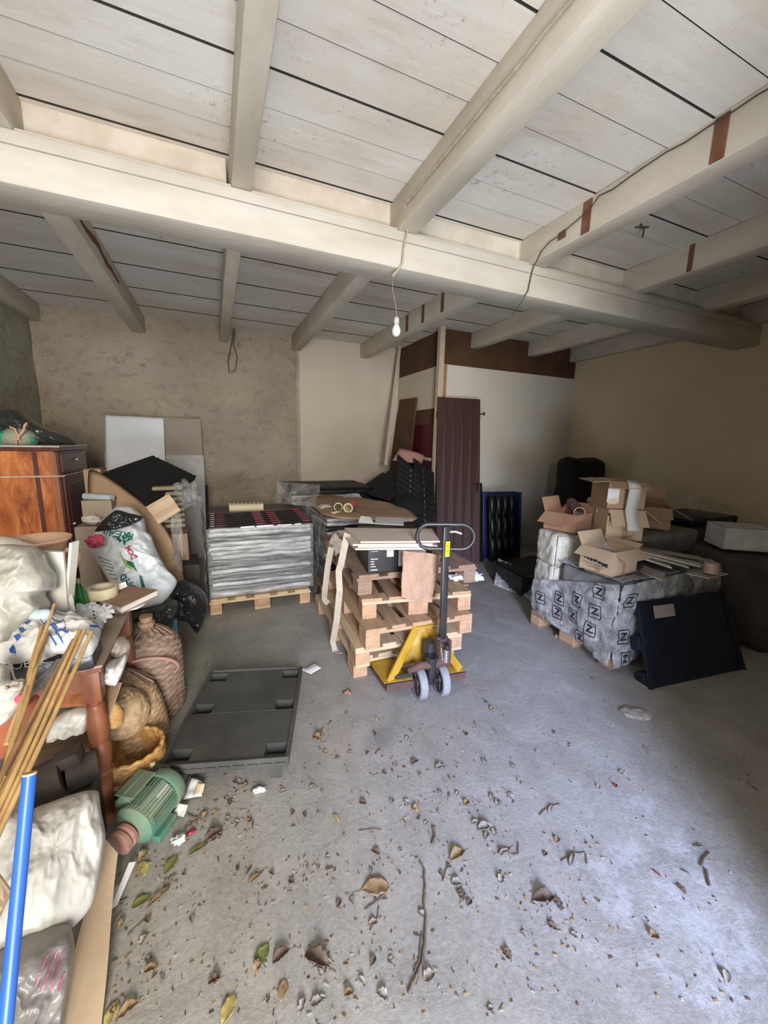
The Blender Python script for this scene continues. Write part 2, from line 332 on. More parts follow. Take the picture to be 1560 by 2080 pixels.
class MB:
    def __init__(s): s.bm = bmesh.new()
    def _add(s, verts, mtx):
        for v in verts: v.co = mtx @ v.co
    def box(s, c, size, r=(0, 0, 0), bevel=0, mtx=None, mi=0):
        g = bmesh.ops.create_cube(s.bm, size=1)['verts']
        m = (mtx or Matrix.Identity(4)) @ Matrix.Translation(c) @ rot(*r)
        for v in g: v.co = V((v.co.x*size[0], v.co.y*size[1], v.co.z*size[2]))
        fs = list({f for v in g for f in v.link_faces})
        for f in fs: f.material_index = mi
        if bevel:
            es = list({e for v in g for e in v.link_edges})
            res = bmesh.ops.bevel(s.bm, geom=es, offset=bevel, segments=2, affect='EDGES', profile=.5)
            g = list({v for f in res['faces'] for v in f.verts} | {v for v in g if v.is_valid})
        s._add([v for v in g if v.is_valid], m); return s
    def lathe(s, prof, mtx=None, n=24, fn=None, cap=True):
        mtx = mtx or Matrix.Identity(4); rings = []
        for (r, z) in prof:
            ring = []
            for i in range(n):
                a = 2*math.pi*i/n; rr = fn(r, z, a) if fn else r
                ring.append(s.bm.verts.new(mtx @ V((rr*math.cos(a), rr*math.sin(a), z))))
            rings.append(ring)
        for a, b in zip(rings, rings[1:]):
            for i in range(n): s.bm.faces.new((a[i], a[(i+1) % n], b[(i+1) % n], b[i]))
        if cap:
            if prof[0][0] > 1e-5: s.bm.faces.new(rings[0][::-1])
            if prof[-1][0] > 1e-5: s.bm.faces.new(rings[-1])
        return s
    def cyl(s, p0, p1, r0, r1=None, n=16):
        p0, p1 = V(p0), V(p1); d = p1-p0
        m = Matrix.Translation(p0) @ d.to_track_quat('Z', 'Y').to_matrix().to_4x4()
        return s.lathe([(r0, 0), (r1 if r1 is not None else r0, d.length)], m, n)
    def tube(s, pts, r, n=8, closed=False, rf=None):
        pts = [V(p) for p in pts]; rings = []; N = len(pts); up = None
        for i, p in enumerate(pts):
            if closed: d = pts[(i+1) % N]-pts[i-1]
            else: d = pts[min(i+1, N-1)]-pts[max(i-1, 0)]
            d.normalize()
            if up is None: up = d.orthogonal().normalized()
            u = (up - d*up.dot(d)); u = u.normalized() if u.length > 1e-6 else d.orthogonal().normalized(); up = u
            w = d.cross(u); rr = rf(i/(N-1)) if rf else r
            rings.append([s.bm.verts.new(p + (u*math.cos(2*math.pi*k/n)+w*math.sin(2*math.pi*k/n))*rr) for k in range(n)])
        prs = list(zip(rings, rings[1:])) + ([(rings[-1], rings[0])] if closed else [])
        for a, b in prs:
            for k in range(n): s.bm.faces.new((a[k], a[(k+1) % n], b[(k+1) % n], b[k]))
        if not closed: s.bm.faces.new(rings[0][::-1]); s.bm.faces.new(rings[-1])
        return s
    def ribbon(s, pts, w, wdir, t=.002):
        pts = [V(p) for p in pts]; rows = []; N = len(pts)
        for i, p in enumerate(pts):
            d = (pts[min(i+1, N-1)]-pts[max(i-1, 0)]).normalized(); wd = V(wdir[i] if isinstance(wdir, list) else wdir).normalized()
            wd = (wd-d*wd.dot(d)).normalized(); nn = d.cross(wd)
            rows.append([s.bm.verts.new(q) for q in (p-wd*w/2-nn*t/2, p+wd*w/2-nn*t/2, p+wd*w/2+nn*t/2, p-wd*w/2+nn*t/2)])
        for a, b in zip(rows, rows[1:]):
            for k in range(4): s.bm.faces.new((a[k], a[(k+1) % 4], b[(k+1) % 4], b[k]))
        s.bm.faces.new(rows[0][::-1]); s.bm.faces.new(rows[-1]); return s
    def prism(s, poly, t, mtx=None):
        """2D polygon in xy, extruded from z=0 to z=t"""
        mtx = mtx or Matrix.Identity(4)
        a = [s.bm.verts.new(mtx @ V((x, y, 0))) for x, y in poly]; b = [s.bm.verts.new(mtx @ V((x, y, t))) for x, y in poly]
        n = len(poly); s.bm.faces.new(a[::-1]); s.bm.faces.new(b)
        for i in range(n): s.bm.faces.new((a[i], a[(i+1) % n], b[(i+1) % n], b[i]))
        return s
    def patch(s, c, nx=12, ny=12, t=.004, fn=None, shape=None):
        """quad patch from corners c (p00,p10,p11,p01) with thickness; fn(u,v,p)->offset along normal"""
        c = [V(p) for p in c]; nm = (c[1]-c[0]).cross(c[3]-c[0]).normalized()
        G = []
        for j in range(ny+1):
            row = []
            for i in range(nx+1):
                u, v = i/nx, j/ny
                if shape: u, v = shape(u, v)
                p = (c[0]*(1-u)+c[1]*u)*(1-v)+(c[3]*(1-u)+c[2]*u)*v
                o = fn(i/nx, j/ny, p) if fn else 0
                p = p + (o if isinstance(o, Vector) else nm*o)
                row.append((s.bm.verts.new(p), s.bm.verts.new(p-nm*t)))
            G.append(row)
        for j in range(ny):
            for i in range(nx):
                a, b, d, e = G[j][i], G[j][i+1], G[j+1][i+1], G[j+1][i]
                s.bm.faces.new((a[0], b[0], d[0], e[0])); s.bm.faces.new((e[1], d[1], b[1], a[1]))
        bd = [G[0][i] for i in range(nx+1)] + [G[j][nx] for j in range(1, ny+1)] + [G[ny][i] for i in range(nx-1, -1, -1)] + [G[j][0] for j in range(ny-1, 0, -1)]
        for a, b in zip(bd, bd[1:]+bd[:1]): s.bm.faces.new((a[1], b[1], b[0], a[0]))
        return s
    def build(s, name, material, parent=None, smooth=False, world=True, label=None, mats=None):
        bmesh.ops.recalc_face_normals(s.bm, faces=s.bm.faces)
        if parent is not None and world: bmesh.ops.transform(s.bm, matrix=chain(parent).inverted(), verts=s.bm.verts)
        me = bpy.data.meshes.new(name); s.bm.to_mesh(me); s.bm.free()
        for mm in (mats or [material]): me.materials.append(M[mm] if isinstance(mm, str) else mm)
        if smooth:
            for p in me.polygons: p.use_smooth = True
            if smooth != 'all':
                try: me.set_sharp_from_angle(angle=R(38))
                except Exception: pass
        o = bpy.data.objects.new(name, me); col.objects.link(o)
        if parent is not None: o.parent = parent
        if label: o['label'] = label
        return o
def chain(o):
    m = Matrix.Identity(4)
    while o is not None: m = tmat(o) @ m; o = o.parent
    return m
def single(name, label, cat, mb, material, smooth=False, group=None, origin=None):
    """a thing that is one mesh, its origin at its base"""
    bm = mb.bm
    if origin is None:
        xs = [v.co for v in bm.verts]; n = len(xs)
        origin = V((sum(p.x for p in xs)/n, sum(p.y for p in xs)/n, min(p.z for p in xs)))
    bmesh.ops.translate(bm, vec=-V(origin), verts=bm.verts)
    o = mb.build(name, material, None, smooth, False); o.location = origin
    return setp(o, label, cat, group)
def copy_tree(o, parent=None):
    c = o.copy(); col.objects.link(c); c.parent = parent
    for ch in list(o.children): copy_tree(ch, c)
    return c
ANI = [V((1, 1, 1))]
def crease(p, sc=6, oct=3, seed=0.0):
    p = V((p.x*ANI[0].x, p.y*ANI[0].y, p.z*ANI[0].z))
    a = 0; w = 1; tot = 0
    for k in range(oct):
        q = V((p.x*sc+seed, p.y*sc+seed*1.7, p.z*sc-seed)); a += w*(1-abs(noise.noise(q))*2.4); tot += w; w *= .5; sc *= 2.1
    return a/tot
def pillow(outline, front, back, nrm=None, crk=.02, csc=6, seed=0.0, rings=18, pw=2.4, n=88, jag=0.0):
    """puffed body inside a 3D outline; front/back = bulge; creased"""
    P = [V(p) for p in outline]; c = sum(P, V())/len(P)
    if nrm is None:
        nrm = V()
        for a, b in zip(P, P[1:]+P[:1]): nrm += (a-c).cross(b-c)
        nrm.normalize()
        if nrm.dot(V((0, 0, EYE))-c) < 0: nrm = -nrm
    nrm = V(nrm).normalized()
    L = [(b-a).length for a, b in zip(P, P[1:]+P[:1])]; T = sum(L); ring = []
    for k in range(n):
        d = T*k/n; i = 0
        while d > L[i]: d -= L[i]; i += 1
        a, b, p0, p3 = P[i], P[(i+1) % len(P)], P[i-1], P[(i+2) % len(P)]; t = d/L[i]
        lin = a.lerp(b, t)
        cr = .5*((2*a)+(b-p0)*t+(2*p0-5*a+4*b-p3)*t*t+(3*a-p0-3*b+p3)*t**3)
        q = lin.lerp(cr, .6)
        if jag: q += (q-c)*jag*noise.noise(q*14+V((seed, 0, 0)))
        ring.append(q)
    mb = MB(); bm = mb.bm
    def side(h, sgn):
        rows = []
        for r in range(rings, 0, -1):
            t = r/rings; row = []
            for q in ring:
                p = c + (q-c)*t; z = h*max(0, 1-t**pw)**.5
                z += 1.5*crk*crease(p, csc, 4, seed)*min(1, (1-t)*5+.25)*(1 if h > 0 else 0)
                row.append(p + nrm*z*sgn)
            rows.append(row)
        return rows
    fr = side(front, 1); bk = side(back, -1)
    def mk(row): return [bm.verts.new(p) for p in row]
    F = [mk(r) for r in fr]; B = [F[0]] + [mk(r) for r in bk[1:]]
    for S, fl in ((F, 0), (B, 1)):
        for a, b in zip(S, S[1:]):
            for k in range(n):
                f = (a[k], a[(k+1) % n], b[(k+1) % n], b[k]); bm.faces.new(f[::-1] if fl else f)
        cc = bm.verts.new(sum((v.co for v in S[-1]), V())/n)
        for k in range(n):
            f = (S[-1][k], S[-1][(k+1) % n], cc); bm.faces.new(f[::-1] if fl else f)
    return mb
def wad(c, size, seed=0.0, amt=.35, sub=3):
    """faceted wad of crumpled paper or film"""
    mb = MB(); g = bmesh.ops.create_icosphere(mb.bm, subdivisions=sub, radius=1)['verts']
    for v in g:
        d = v.co.copy(); k = 1+amt*(noise.cell(d*2.3+V((seed, 0, 0)))-.5)+amt*noise.noise(d*3.1+V((0, seed, 0)))-amt*.5*abs(noise.noise(d*6+V((0, 0, seed))))
        p = V((d.x*size[0], d.y*size[1], d.z*size[2]))*k; v.co = V(c)+p
    z0 = c[2]-size[2]*.9
    for v in g: v.co.z = max(v.co.z, z0)
    return mb
def blob(c, size, r=(0, 0, 0), crk=.02, csc=7, seed=0.0, sub=4, flat=True, sq=1.0):
    """crumpled lump; sq<1 makes it squarer"""
    mb = MB(); g = bmesh.ops.create_icosphere(mb.bm, subdivisions=sub, radius=1)['verts']
    m = Matrix.Translation(c) @ rot(*r)
    for v in g:
        p = v.co.copy(); p = V([math.copysign(abs(q)**sq, q) for q in p])
        p = V((p.x*size[0], p.y*size[1], p.z*size[2])); d = v.co
        p = p + d*crk*crease(m @ p, csc, 3, seed)
        v.co = m @ p
    if flat:
        z0 = c[2]-size[2]*.92
        for v in g: v.co.z = max(v.co.z, z0)
    return mb
def text(txt, size, mtx, material, parent=None, name='lettering', onto=None, proj=None, depth=.0006, bold=False, spacing=1.0, align='CENTER'):
    cu = bpy.data.curves.new('t', 'FONT'); cu.body = txt; cu.size = size; cu.align_x = align; cu.align_y = 'CENTER'
    cu.space_character = spacing; cu.resolution_u = 3
    if bold: cu.offset = size*.03
    o = bpy.data.objects.new('t', cu); col.objects.link(o)
    dg = bpy.context.evaluated_depsgraph_get(); dg.update()
    me = bpy.data.meshes.new_from_object(o.evaluated_get(dg)); bpy.data.objects.remove(o); bpy.data.curves.remove(cu)
    bm = bmesh.new(); bm.from_mesh(me); bpy.data.meshes.remove(me)
    bmesh.ops.transform(bm, matrix=mtx, verts=bm.verts)
    nrm = (mtx.to_3x3() @ V((0, 0, 1))).normalized()
    if onto is not None:
        bmesh.ops.triangulate(bm, faces=bm.faces); bmesh.ops.subdivide_edges(bm, edges=[e for e in bm.edges if e.calc_length() > size*.2], cuts=2)
        tr = BVHTree.FromPolygons([chain(onto) @ v.co for v in onto.data.vertices], [list(p.vertices) for p in onto.data.polygons])
        kill = []
        for v in bm.verts:
            h = tr.ray_cast(v.co+nrm*.6, -nrm)
            if h[0] is None: kill.append(v)
            else: v.co = h[0] + nrm*.0035
        bmesh.ops.delete(bm, geom=kill, context='VERTS')
    else:
        bmesh.ops.translate(bm, vec=nrm*depth, verts=bm.verts)
    mb = MB(); mb.bm.free(); mb.bm = bm
    return mb.build(name, material, parent)
def frame(o, xdir, ydir):
    """matrix whose x/y axes run along xdir / ydir at origin o"""
    x = V(xdir).normalized(); z = x.cross(V(ydir)).normalized(); y = z.cross(x)
    m = Matrix.Identity(4)
    for i in range(3): m[i][0] = x[i]; m[i][1] = y[i]; m[i][2] = z[i]; m[i][3] = o[i]
    return m
def print_patch(onto, poly, material, parent, name, nrm):
    """flat printed shape laid on a curved surface"""
    mb = MB(); vs = [mb.bm.verts.new(V(p)) for p in poly]; mb.bm.faces.new(vs)
    bmesh.ops.triangulate(mb.bm, faces=mb.bm.faces)
    for _ in range(3):
        bmesh.ops.subdivide_edges(mb.bm, edges=[e for e in mb.bm.edges if e.calc_length() > .015], cuts=1)
        bmesh.ops.triangulate(mb.bm, faces=mb.bm.faces)
    tr = BVHTree.FromPolygons([chain(onto) @ v.co for v in onto.data.vertices], [list(p.vertices) for p in onto.data.polygons])
    nrm = V(nrm).normalized(); kill = []
    for v in mb.bm.verts:
        h = tr.ray_cast(v.co+nrm*.6, -nrm)
        if h[0] is None: kill.append(v)
        else: v.co = h[0]+nrm*.004
    bmesh.ops.delete(mb.bm, geom=kill, context='VERTS')
    return mb.build(name, material, parent)
# ================================================================== the room
H = 3.1
XL, XR, YB, YF, PY, PX = -1.9, 5.35, 6.1, -.22, 4.75, 2.87
def struct(name, mb, material, parent=None, smooth=False, label=None):
    o = mb.build(name, material, parent, smooth)
    if parent is None: o['kind'] = 'structure'
    if label: o['label'] = label
    return o
def grid_wall(p0, p1, z0, z1, nrm, amp, step=.09, sc=3.0):
    mb = MB(); p0, p1 = V((*p0, 0)), V((*p1, 0)); L = (p1-p0).length; nx, nz = max(1, int(L/step)), max(1, int((z1-z0)/step)); nrm = V(nrm)
    G = [[mb.bm.verts.new(p0.lerp(p1, i/nx)+V((0, 0, z0+(z1-z0)*j/nz)) + nrm*(amp*(noise.fractal(V((i*step*sc, j*step*sc, nrm.x*9+nrm.y*4)), 1, 2, 4)-.3))) for i in range(nx+1)] for j in range(nz+1)]
    for j in range(nz):
        for i in range(nx): mb.bm.faces.new((G[j][i], G[j][i+1], G[j+1][i+1], G[j+1][i]))
    # thickness behind
    t = .25; B = [mb.bm.verts.new(V(q)-nrm*t) for q in ((p0.x, p0.y, z0), (p1.x, p1.y, z0), (p1.x, p1.y, z1), (p0.x, p0.y, z1))]
    mb.bm.faces.new(B)
    bot = [G[0][i] for i in range(nx+1)]; top = [G[nz][i] for i in range(nx+1)]; lf = [G[j][0] for j in range(nz+1)]; rg = [G[j][nx] for j in range(nz+1)]
    mb.bm.faces.new(bot[::-1]+[B[0], B[1]]); mb.bm.faces.new(top+[B[2], B[3]]); mb.bm.faces.new(lf+[B[3], B[0]]); mb.bm.faces.new(rg[::-1]+[B[1], B[2]])
    return mb
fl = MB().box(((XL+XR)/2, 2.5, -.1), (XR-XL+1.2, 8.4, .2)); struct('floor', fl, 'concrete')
struct('wall_back', grid_wall((XL-.2, YB), (PX+.1, YB), 0, H+.1, (0, -1, 0), .035), 'plaster_back', smooth='all')
struct('wall_left', grid_wall((XL, YF-.3), (XL, YB+.1), 0, H+.1, (1, 0, 0), .012), 'plaster_left', smooth='all')
struct('wall_right', MB().box((XR+.12, 2.9, H/2+.05), (.24, 6.8, H+.1)), 'plaster_right')
# front wall with the open doorway the daylight comes through
fw = MB().box(((XL-1.62)/2-.1, YF-.15, H/2+.05), (abs(XL)-1.62+.2+.2, .3, H+.1))
fw.box(((1.31+XR)/2+.1, YF-.15, H/2+.05), (XR-1.31+.2, .3, H+.1)).box((-.1, YF-.15, 2.95), (3.06, .3, .4))
struct('wall_front', fw, 'plaster_right')
# ceiling: limewashed boards with open joints, laid across the joists
cl = MB(); y = YF-.3; k = 0
while y < YB+.2:
    w = .205; cl.box(((XL+XR)/2, y+w/2, H+.015+.003*((k*7) % 3)), (XR-XL+.4, w-.006, .03)); y += w; k += 1
cl.box(((XL+XR)/2, 2.9, H+.06), (XR-XL+.5, 7, .03), mi=1)
cl.bm.normal_update(); [setattr(f, 'material_index', 1) for f in cl.bm.faces if abs(f.normal.y) > .5]  # backing and board edges coloured near black, painted shade in the joints
co_ = cl.build('ceiling', None, mats=['ceiling', 'gap_shade']); co_['kind'] = 'structure'
# partition room in the far right corner
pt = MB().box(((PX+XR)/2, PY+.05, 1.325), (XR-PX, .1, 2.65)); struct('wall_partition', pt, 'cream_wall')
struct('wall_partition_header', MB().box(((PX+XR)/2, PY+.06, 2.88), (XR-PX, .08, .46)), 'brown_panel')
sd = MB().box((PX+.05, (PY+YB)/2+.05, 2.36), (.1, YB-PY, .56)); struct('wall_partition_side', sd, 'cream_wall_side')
struct('wall_partition_side_header', MB().box((PX+.06, (PY+YB)/2+.05, 2.88), (.08, YB-PY, .46)), 'brown_panel')
struct('wall_partition_side_band', MB().box((PX+.06, (PY+YB)/2+.05, 1.98), (.07, YB-PY, .22)), 'brown_panel')
mr = MB().box((PX+.06, (PY+YB)/2+.05, .935), (.06, YB-PY, 1.87)); struct('wall_partition_side_lower', mr, 'maroon_board')
po = MB().box((0, 0, 1.55), (.075, .075, 3.1), bevel=.004)
for v in po.bm.verts: v.co += V((PX-.045 - .02*(3.1-v.co.z)/3.1, PY-.045 - .02*(3.1-v.co.z)/3.1, 0))
struct('trim_1', po, 'post_wood')
tr_ = MB().box((PX+.05, PY-.006, 2.05), (.07, .012, 1.2)); struct('trim_2', tr_, 'kraft_red')
# main beam: two faces with a groove, a rounded underside edge
mb_ = MB().box(((XL+XR)/2, 2.56, 2.79), (XR-XL+.1, .235, .215), bevel=.012)
mb_.box(((XL+XR)/2, 2.575, 2.9), (XR-XL+.1, .225, .03), bevel=.004)
for v in mb_.bm.verts: v.co += V((0, .006*noise.noise(v.co*3), .006*noise.noise(v.co*2.5)))
beam = struct('trim_3', mb_, 'limewashed_beam', smooth=True); beam['label'] = 'main whitewashed beam crossing the room'
gb = MB().box(((XL+XR)/2, 2.439, 2.835), (XR-XL, .006, .004)); struct('groove', gb, 'grey_brown_board', beam)
# joists
JX = [-1.84, -.80, .20, 1.19, 2.265, 3.40, 4.42, 5.27]
n = 4
for i, jx in enumerate(JX):
    w = (.10, .15, .10, .13, .14, .13, .13, .12)[i]
    j = MB()
    for (y0, y1) in ((YF-.3, 2.62), (2.56, YB+.1)):
        if y1 > 3 and i >= 5: y1 = PY+.02
        if y0 < 0: seg = 34
        else: seg = 22
        for s_ in range(1):
            g0 = len(j.bm.verts)
            j.box((jx, (y0+y1)/2, 3.0), (w, y1-y0, .205), bevel=.008)
    for v in j.bm.verts: v.co += V((.010*noise.noise(V((v.co.y*.6, i, 0))), 0, .006*noise.noise(V((v.co.y*.8, i, 5)))))
    jo = struct('trim_%d' % n, j, 'joist_paint', smooth=True); n += 1
    def patch_on(y0, y1, z0=2.905, z1=3.09): struct('bare_patch', MB().box((jx-w/2-.001, (y0+y1)/2, (z0+z1)/2), (.012, y1-y0, z1-z0), bevel=.003), 'bare_wood_patch', jo, label='bare brown patch in the paint')
    if i == 4:
        for p0, p1 in (((1442, 330), (1472, 315)), ((1180, 480), (1198, 470))):
            a, b = at(*p0, x=jx-w/2), at(*p1, x=jx-w/2); patch_on(b.y, a.y)
        a, b = at(1134, 485, x=jx-w/2), at(1150, 480, x=jx-w/2); patch_on(b.y, a.y, 2.95, 3.0)
        for p0, p1 in (((895, 650), (901, 648)), ((856, 672), (861, 670)), ((824, 684), (829, 682))):
            a, b = at(*p0, x=jx-w/2), at(*p1, x=jx-w/2); patch_on(b.y, a.y)
    if i == 5:
        a, b = at(1400, 545, x=jx-w/2), at(1412, 540, x=jx-w/2); patch_on(a.y-.02, a.y+.015)
    if i == 1:
        mbx = MB(); pts = [(jx+w/2+.001, yy, 3.0+.05*noise.noise(V((yy*3, 0, 0)))) for yy in [3.3+.1*q for q in range(14)]]
        mbx.tube(pts, .03, 6, rf=lambda t: .012+.03*math.sin(math.pi*t)*(.6+.5*noise.noise(V((t*9, 3, 1)))))
        for v in mbx.bm.verts: v.co.x = jx+w/2 + (v.co.x-jx-w/2)*.15
        struct('rot_scar', mbx, 'bare_wood_patch', jo)
# filler boards between joists standing on the main beam
for i in range(len(JX)-1):
    x0, x1 = JX[i]+.06, JX[i+1]-.06
    f = MB().box(((x0+x1)/2, 2.60, 3.0), (x1-x0, .03, .2), bevel=.003)
    struct('trim_%d' % n, f, ('filler_board', 'filler_board', 'filler_board', 'joist_paint', 'joist_paint', 'joist_paint', 'filler_board')[i]); n += 1

# ------------------------------------------------ things fixed to the ceiling
jx = 1.19-.065
def pp(l): return [V(p) for p in l]
def wob(a, b, n=10, amp=.006, seed=0):
    a, b = V(a), V(b); return [a.lerp(b, i/n)+V((noise.noise(V((i*.9, seed, 0))), noise.noise(V((i*.9, seed, 3))), noise.noise(V((i*.9, seed, 7)))))*amp*(0 if i in (0, n) else 1) for i in range(n+1)]
c1 = MB().tube(wob((jx-.012, -.2, 3.0), (jx-.012, 2.34, 2.985), 26, .006) + [at(827, 470, y=2.42), at(820, 500, y=2.425), at(817, 535, y=2.425), at(808, 548, y=2.43), at(797, 562, y=2.45)], .007, 8)
single('electric_cable', 'beige twisted cable running along joist above the hanging bulb and ending over main beam', 'cable', c1, 'cable_beige', True)
jx4 = 2.265-.07
c2 = MB().tube(wob((jx4-.012, .4, 3.075), (jx4-.012, 1.9, 3.07), 16, .02, 3)+wob((jx4-.014, 1.95, 3.03), (jx4-.012, 2.34, 2.94), 5, .02, 5) + [at(1083, 545, y=2.42), at(1079, 560, y=2.42), at(1073, 590, y=2.42), at(1060, 612, y=2.42), at(1040, 640, y=2.41)], .0035, 6)
single('loose_cable', 'thin frayed cable hanging in a crooked line over right part of main beam', 'cable', c2, 'cable_dark', True)
c3 = MB().tube([at(475, 668, y=5.9), at(470, 700, y=5.98), at(463, 735, y=6.0), at(466, 757, y=6.0), at(478, 752, y=6.0), at(482, 725, y=6.0), at(474, 700, y=5.98), at(478, 672, y=5.9)], .006, 6)
single('wire_loop', 'thin dark wire loop hanging on back wall below joist end', 'wire', c3, 'cable_dark', True)
bp = at(805, 668, y=2.62)
bt = thing('pendant_bulb', 'bare light bulb in white socket hanging on thin wire below the main beam', 'light bulb', (bp.x, bp.y, bp.z))
MB().tube([(bp.x, bp.y, bp.z+.05), (bp.x-.006, bp.y, bp.z+.14), at(797, 585, y=2.62), (at(797, 575, y=2.62).x, 2.62, 2.69)], .0018, 6).build('wire', 'cable_beige', bt)
MB().lathe([(.014, .03), (.019, .033), (.019, .065), (.012, .075), (.004, .08)], Matrix.Translation(bp), 16).build('socket', 'socket_white', bt, True)
MB().lathe([(.0, -.052), (.014, -.049), (.025, -.038), (.031, -.02), (.030, -.005), (.022, .015), (.014, .032)], Matrix.Translation(bp), 20).build('bulb', 'bulb_glass', bt, 'all')
c4 = MB().tube([at(1302, 455, z=3.09), at(1308, 468, z=3.06), at(1305, 482, z=3.03)], .006, 6).tube([at(1290, 462, z=3.09), at(1318, 462, z=3.07)], .005, 6)
single('ceiling_hook', 'small dark iron hook in the ceiling between two right joists', 'hook', c4, 'cable_dark', True)

# ================================================================== generic builders
def eur_pallet(loc, rz, label, name='wooden_pallet', group=None, W=.8, L=1.2, mats=('pallet_wood_y', 'pallet_wood_x', 'pallet_block'), bottom=True, seed=0):
    t = thing(name, label, 'pallet', loc, rz, group); rnd = random.Random(seed)
    my, mx, mbk = mats
    def b(nm, c, s, m):
        q = MB().box(c, s, (0, 0, rnd.uniform(-.004, .004)), bevel=.003); q.build(nm, m, t, world=False)
    ws = (.145, .1, .145, .1, .145); xs = (-.3275, -.165, 0, .165, .3275); k = W/.8
    for w, x in zip(ws, xs): b('deck_board', (x*k+W/2+rnd.uniform(-.004, .004), L/2+rnd.uniform(-.006, .006), .133), (w, L, .022), my)
    for y in (.0725, L/2, L-.0725): b('cross_board', (W/2, y, .111), (W, .145, .022), mx)
    for x in (-.35, 0, .35):
        for y in (.0725, L/2, L-.0725): b('block', (x*k+W/2 - (.0225 if x < 0 else -.0225 if x > 0 else 0)*0, y, .061 if bottom else .05), (.1 if x else .145, .145, .078 if bottom else .1), mbk)
        if bottom: b('bottom_board', (x*k+W/2, L/2, .011), (.1 if x else .145, L, .022), my)
    return t
def carton(name, label, loc, rz, w, d, h, mat_='kraft_light', flaps=(), t=.005, inner='kraft', group=None, open_=True, cat='box', lean=0):
    """box with local corner at origin, w along x, d along y; flaps: (side, angle from vertical deg, length)"""
    o = thing(name, label, cat, loc, rz, group)
    b = MB()
    b.box((w/2, d/2, t/2), (w, d, t)).box((w/2, t/2, h/2), (w, t, h)).box((w/2, d-t/2, h/2), (w, t, h))
    b.box((t/2, d/2, h/2), (t, d-2*t, h)).box((w-t/2, d/2, h/2), (t, d-2*t, h))
    if not open_: b.box((w/2, d/2, h-t/2), (w, d, t))
    b.build('carton_body', mat_, o, world=False)
    for (sd, ang, ln) in flaps:
        f = MB(); a = R(ang)
        inset = .004
        if sd in 'FB':
            f.box((0, 0, ln/2), (w-2*inset, t*.8, ln)); m_ = Matrix.Translation((w/2, 0 if sd == 'F' else d, h)) @ rot(a if sd == 'F' else -a, 0, 0)
        else:
            f.box((0, 0, ln/2), (t*.8, d-2*inset, ln)); m_ = Matrix.Translation((0 if sd == 'L' else w, d/2, h)) @ rot(0, -a if sd == 'L' else a, 0)
        bmesh.ops.transform(f.bm, matrix=m_, verts=f.bm.verts)
        f.build('flap', mat_, o, world=False)
    return o
def tape_roll(name, label, loc, r, ri, h, m='masking_tape', tilt=None, core=True):
    o = thing(name, label, 'tape', loc)
    X = Matrix.Translation(loc) @ (tilt or Matrix.Identity(4))
    MB().lathe([(ri, 0), (r, 0), (r*1.0, h), (ri, h), (ri, 0)], X, 36, cap=False).build('roll', m, o, True)
    MB().lathe([(ri-.003, 0), (ri, 0), (ri, h), (ri-.003, h), (ri-.003, 0)], X, 36, cap=False).build('core', 'tape_core', o, True)
    return o
def groove_panel(c, n_r=12, t=.02, amp=.012, thick=None):
    """black corrugated sheet from 4 corners, ridges along u direction"""
    mb = MB(); mb.patch(c, 40, n_r*6, t, lambda u, v, p: amp*max(-.3, math.sin(2*math.pi*n_r*v))+(-.01 if abs(u-.5) < .015 else 0)); return mb
# ================================================================== back wall area
# tall board leaning on the back wall, white sheet over it
o = thing('leaning_board', 'tall grey-brown board with pale lower half leaning against the rough back wall', 'board', (-.4, 5.95, 0))
A, B_, C_, D_ = at(335, 850, y=5.98), at(411, 854, y=5.98), at(413, 915, y=5.96), at(334, 915, y=5.96)
MB().patch([V((-1.24, 5.80, 1.37)), V((-.14, 5.80, 1.37)), V((-.14, 5.93, 1.845)), V((-1.24, 5.93, 1.845))], 2, 2, .03).build('upper_panel', 'grey_brown_board', o)
MB().patch([V((-1.24, 5.62, 0)), V((-.13, 5.62, 0)), V((-.13, 5.80, 1.37)), V((-1.24, 5.80, 1.37))], 2, 2, .03).build('lower_panel', 'pale_grey_board', o, label='pale grey lower panel')
sh = MB().patch([at(216, 1005, y=5.60), at(338, 990, y=5.60), at(332, 849, y=5.86), at(214, 843, y=5.86)], 26, 26, .006,
                lambda u, v, p: .010*math.sin(u*11+v*2.5)*(1-v*.7)+.012*noise.noise(p*4) + V((0, 0, 0)).x)
single('white_sheet', 'white cloth sheet draped over left part of the board on back wall', 'sheet', sh, 'sheet_cloth', 'all')
_p = at(419, 985, y=5.45); pole_b = MB().tube([_p, V((_p.x-.02, 5.3, 0))], .018, 8)
single('dark_post', 'short dark post standing up behind the silver wrapped stack', 'post', pole_b, 'navy_plastic', True)

# leaning cream lath at the partition side, dark plank, red card, door-like shutter
single('leaning_lath', 'thin cream lath leaning in the corner left of the partition', 'lath',
       MB().ribbon([at(812, 700, y=5.95), at(783, 945, y=5.4)], .05, (1, 0, 0), .03), 'post_wood')
o = MB().patch([at(788, 985, x=2.66), at(826, 985, x=2.70), at(845, 808, x=2.84), at(812, 812, x=2.84)], 1, 1, .03)
single('dark_plank', 'dark brown plank leaning on the partition side behind the shutter', 'plank', o, 'brown_panel')
o = MB().patch([at(905, 0, x=2.84)]*4 if False else [V((2.80, 4.80, 1.35)), V((2.80, 5.0, 1.36)), V((2.80, 5.0, 1.40)), V((2.80, 4.80, 1.39))], 1, 1, .02)
single('grey_bracket', 'small pale grey bracket on the red partition side behind post', 'bracket', o, 'shelf_grey')

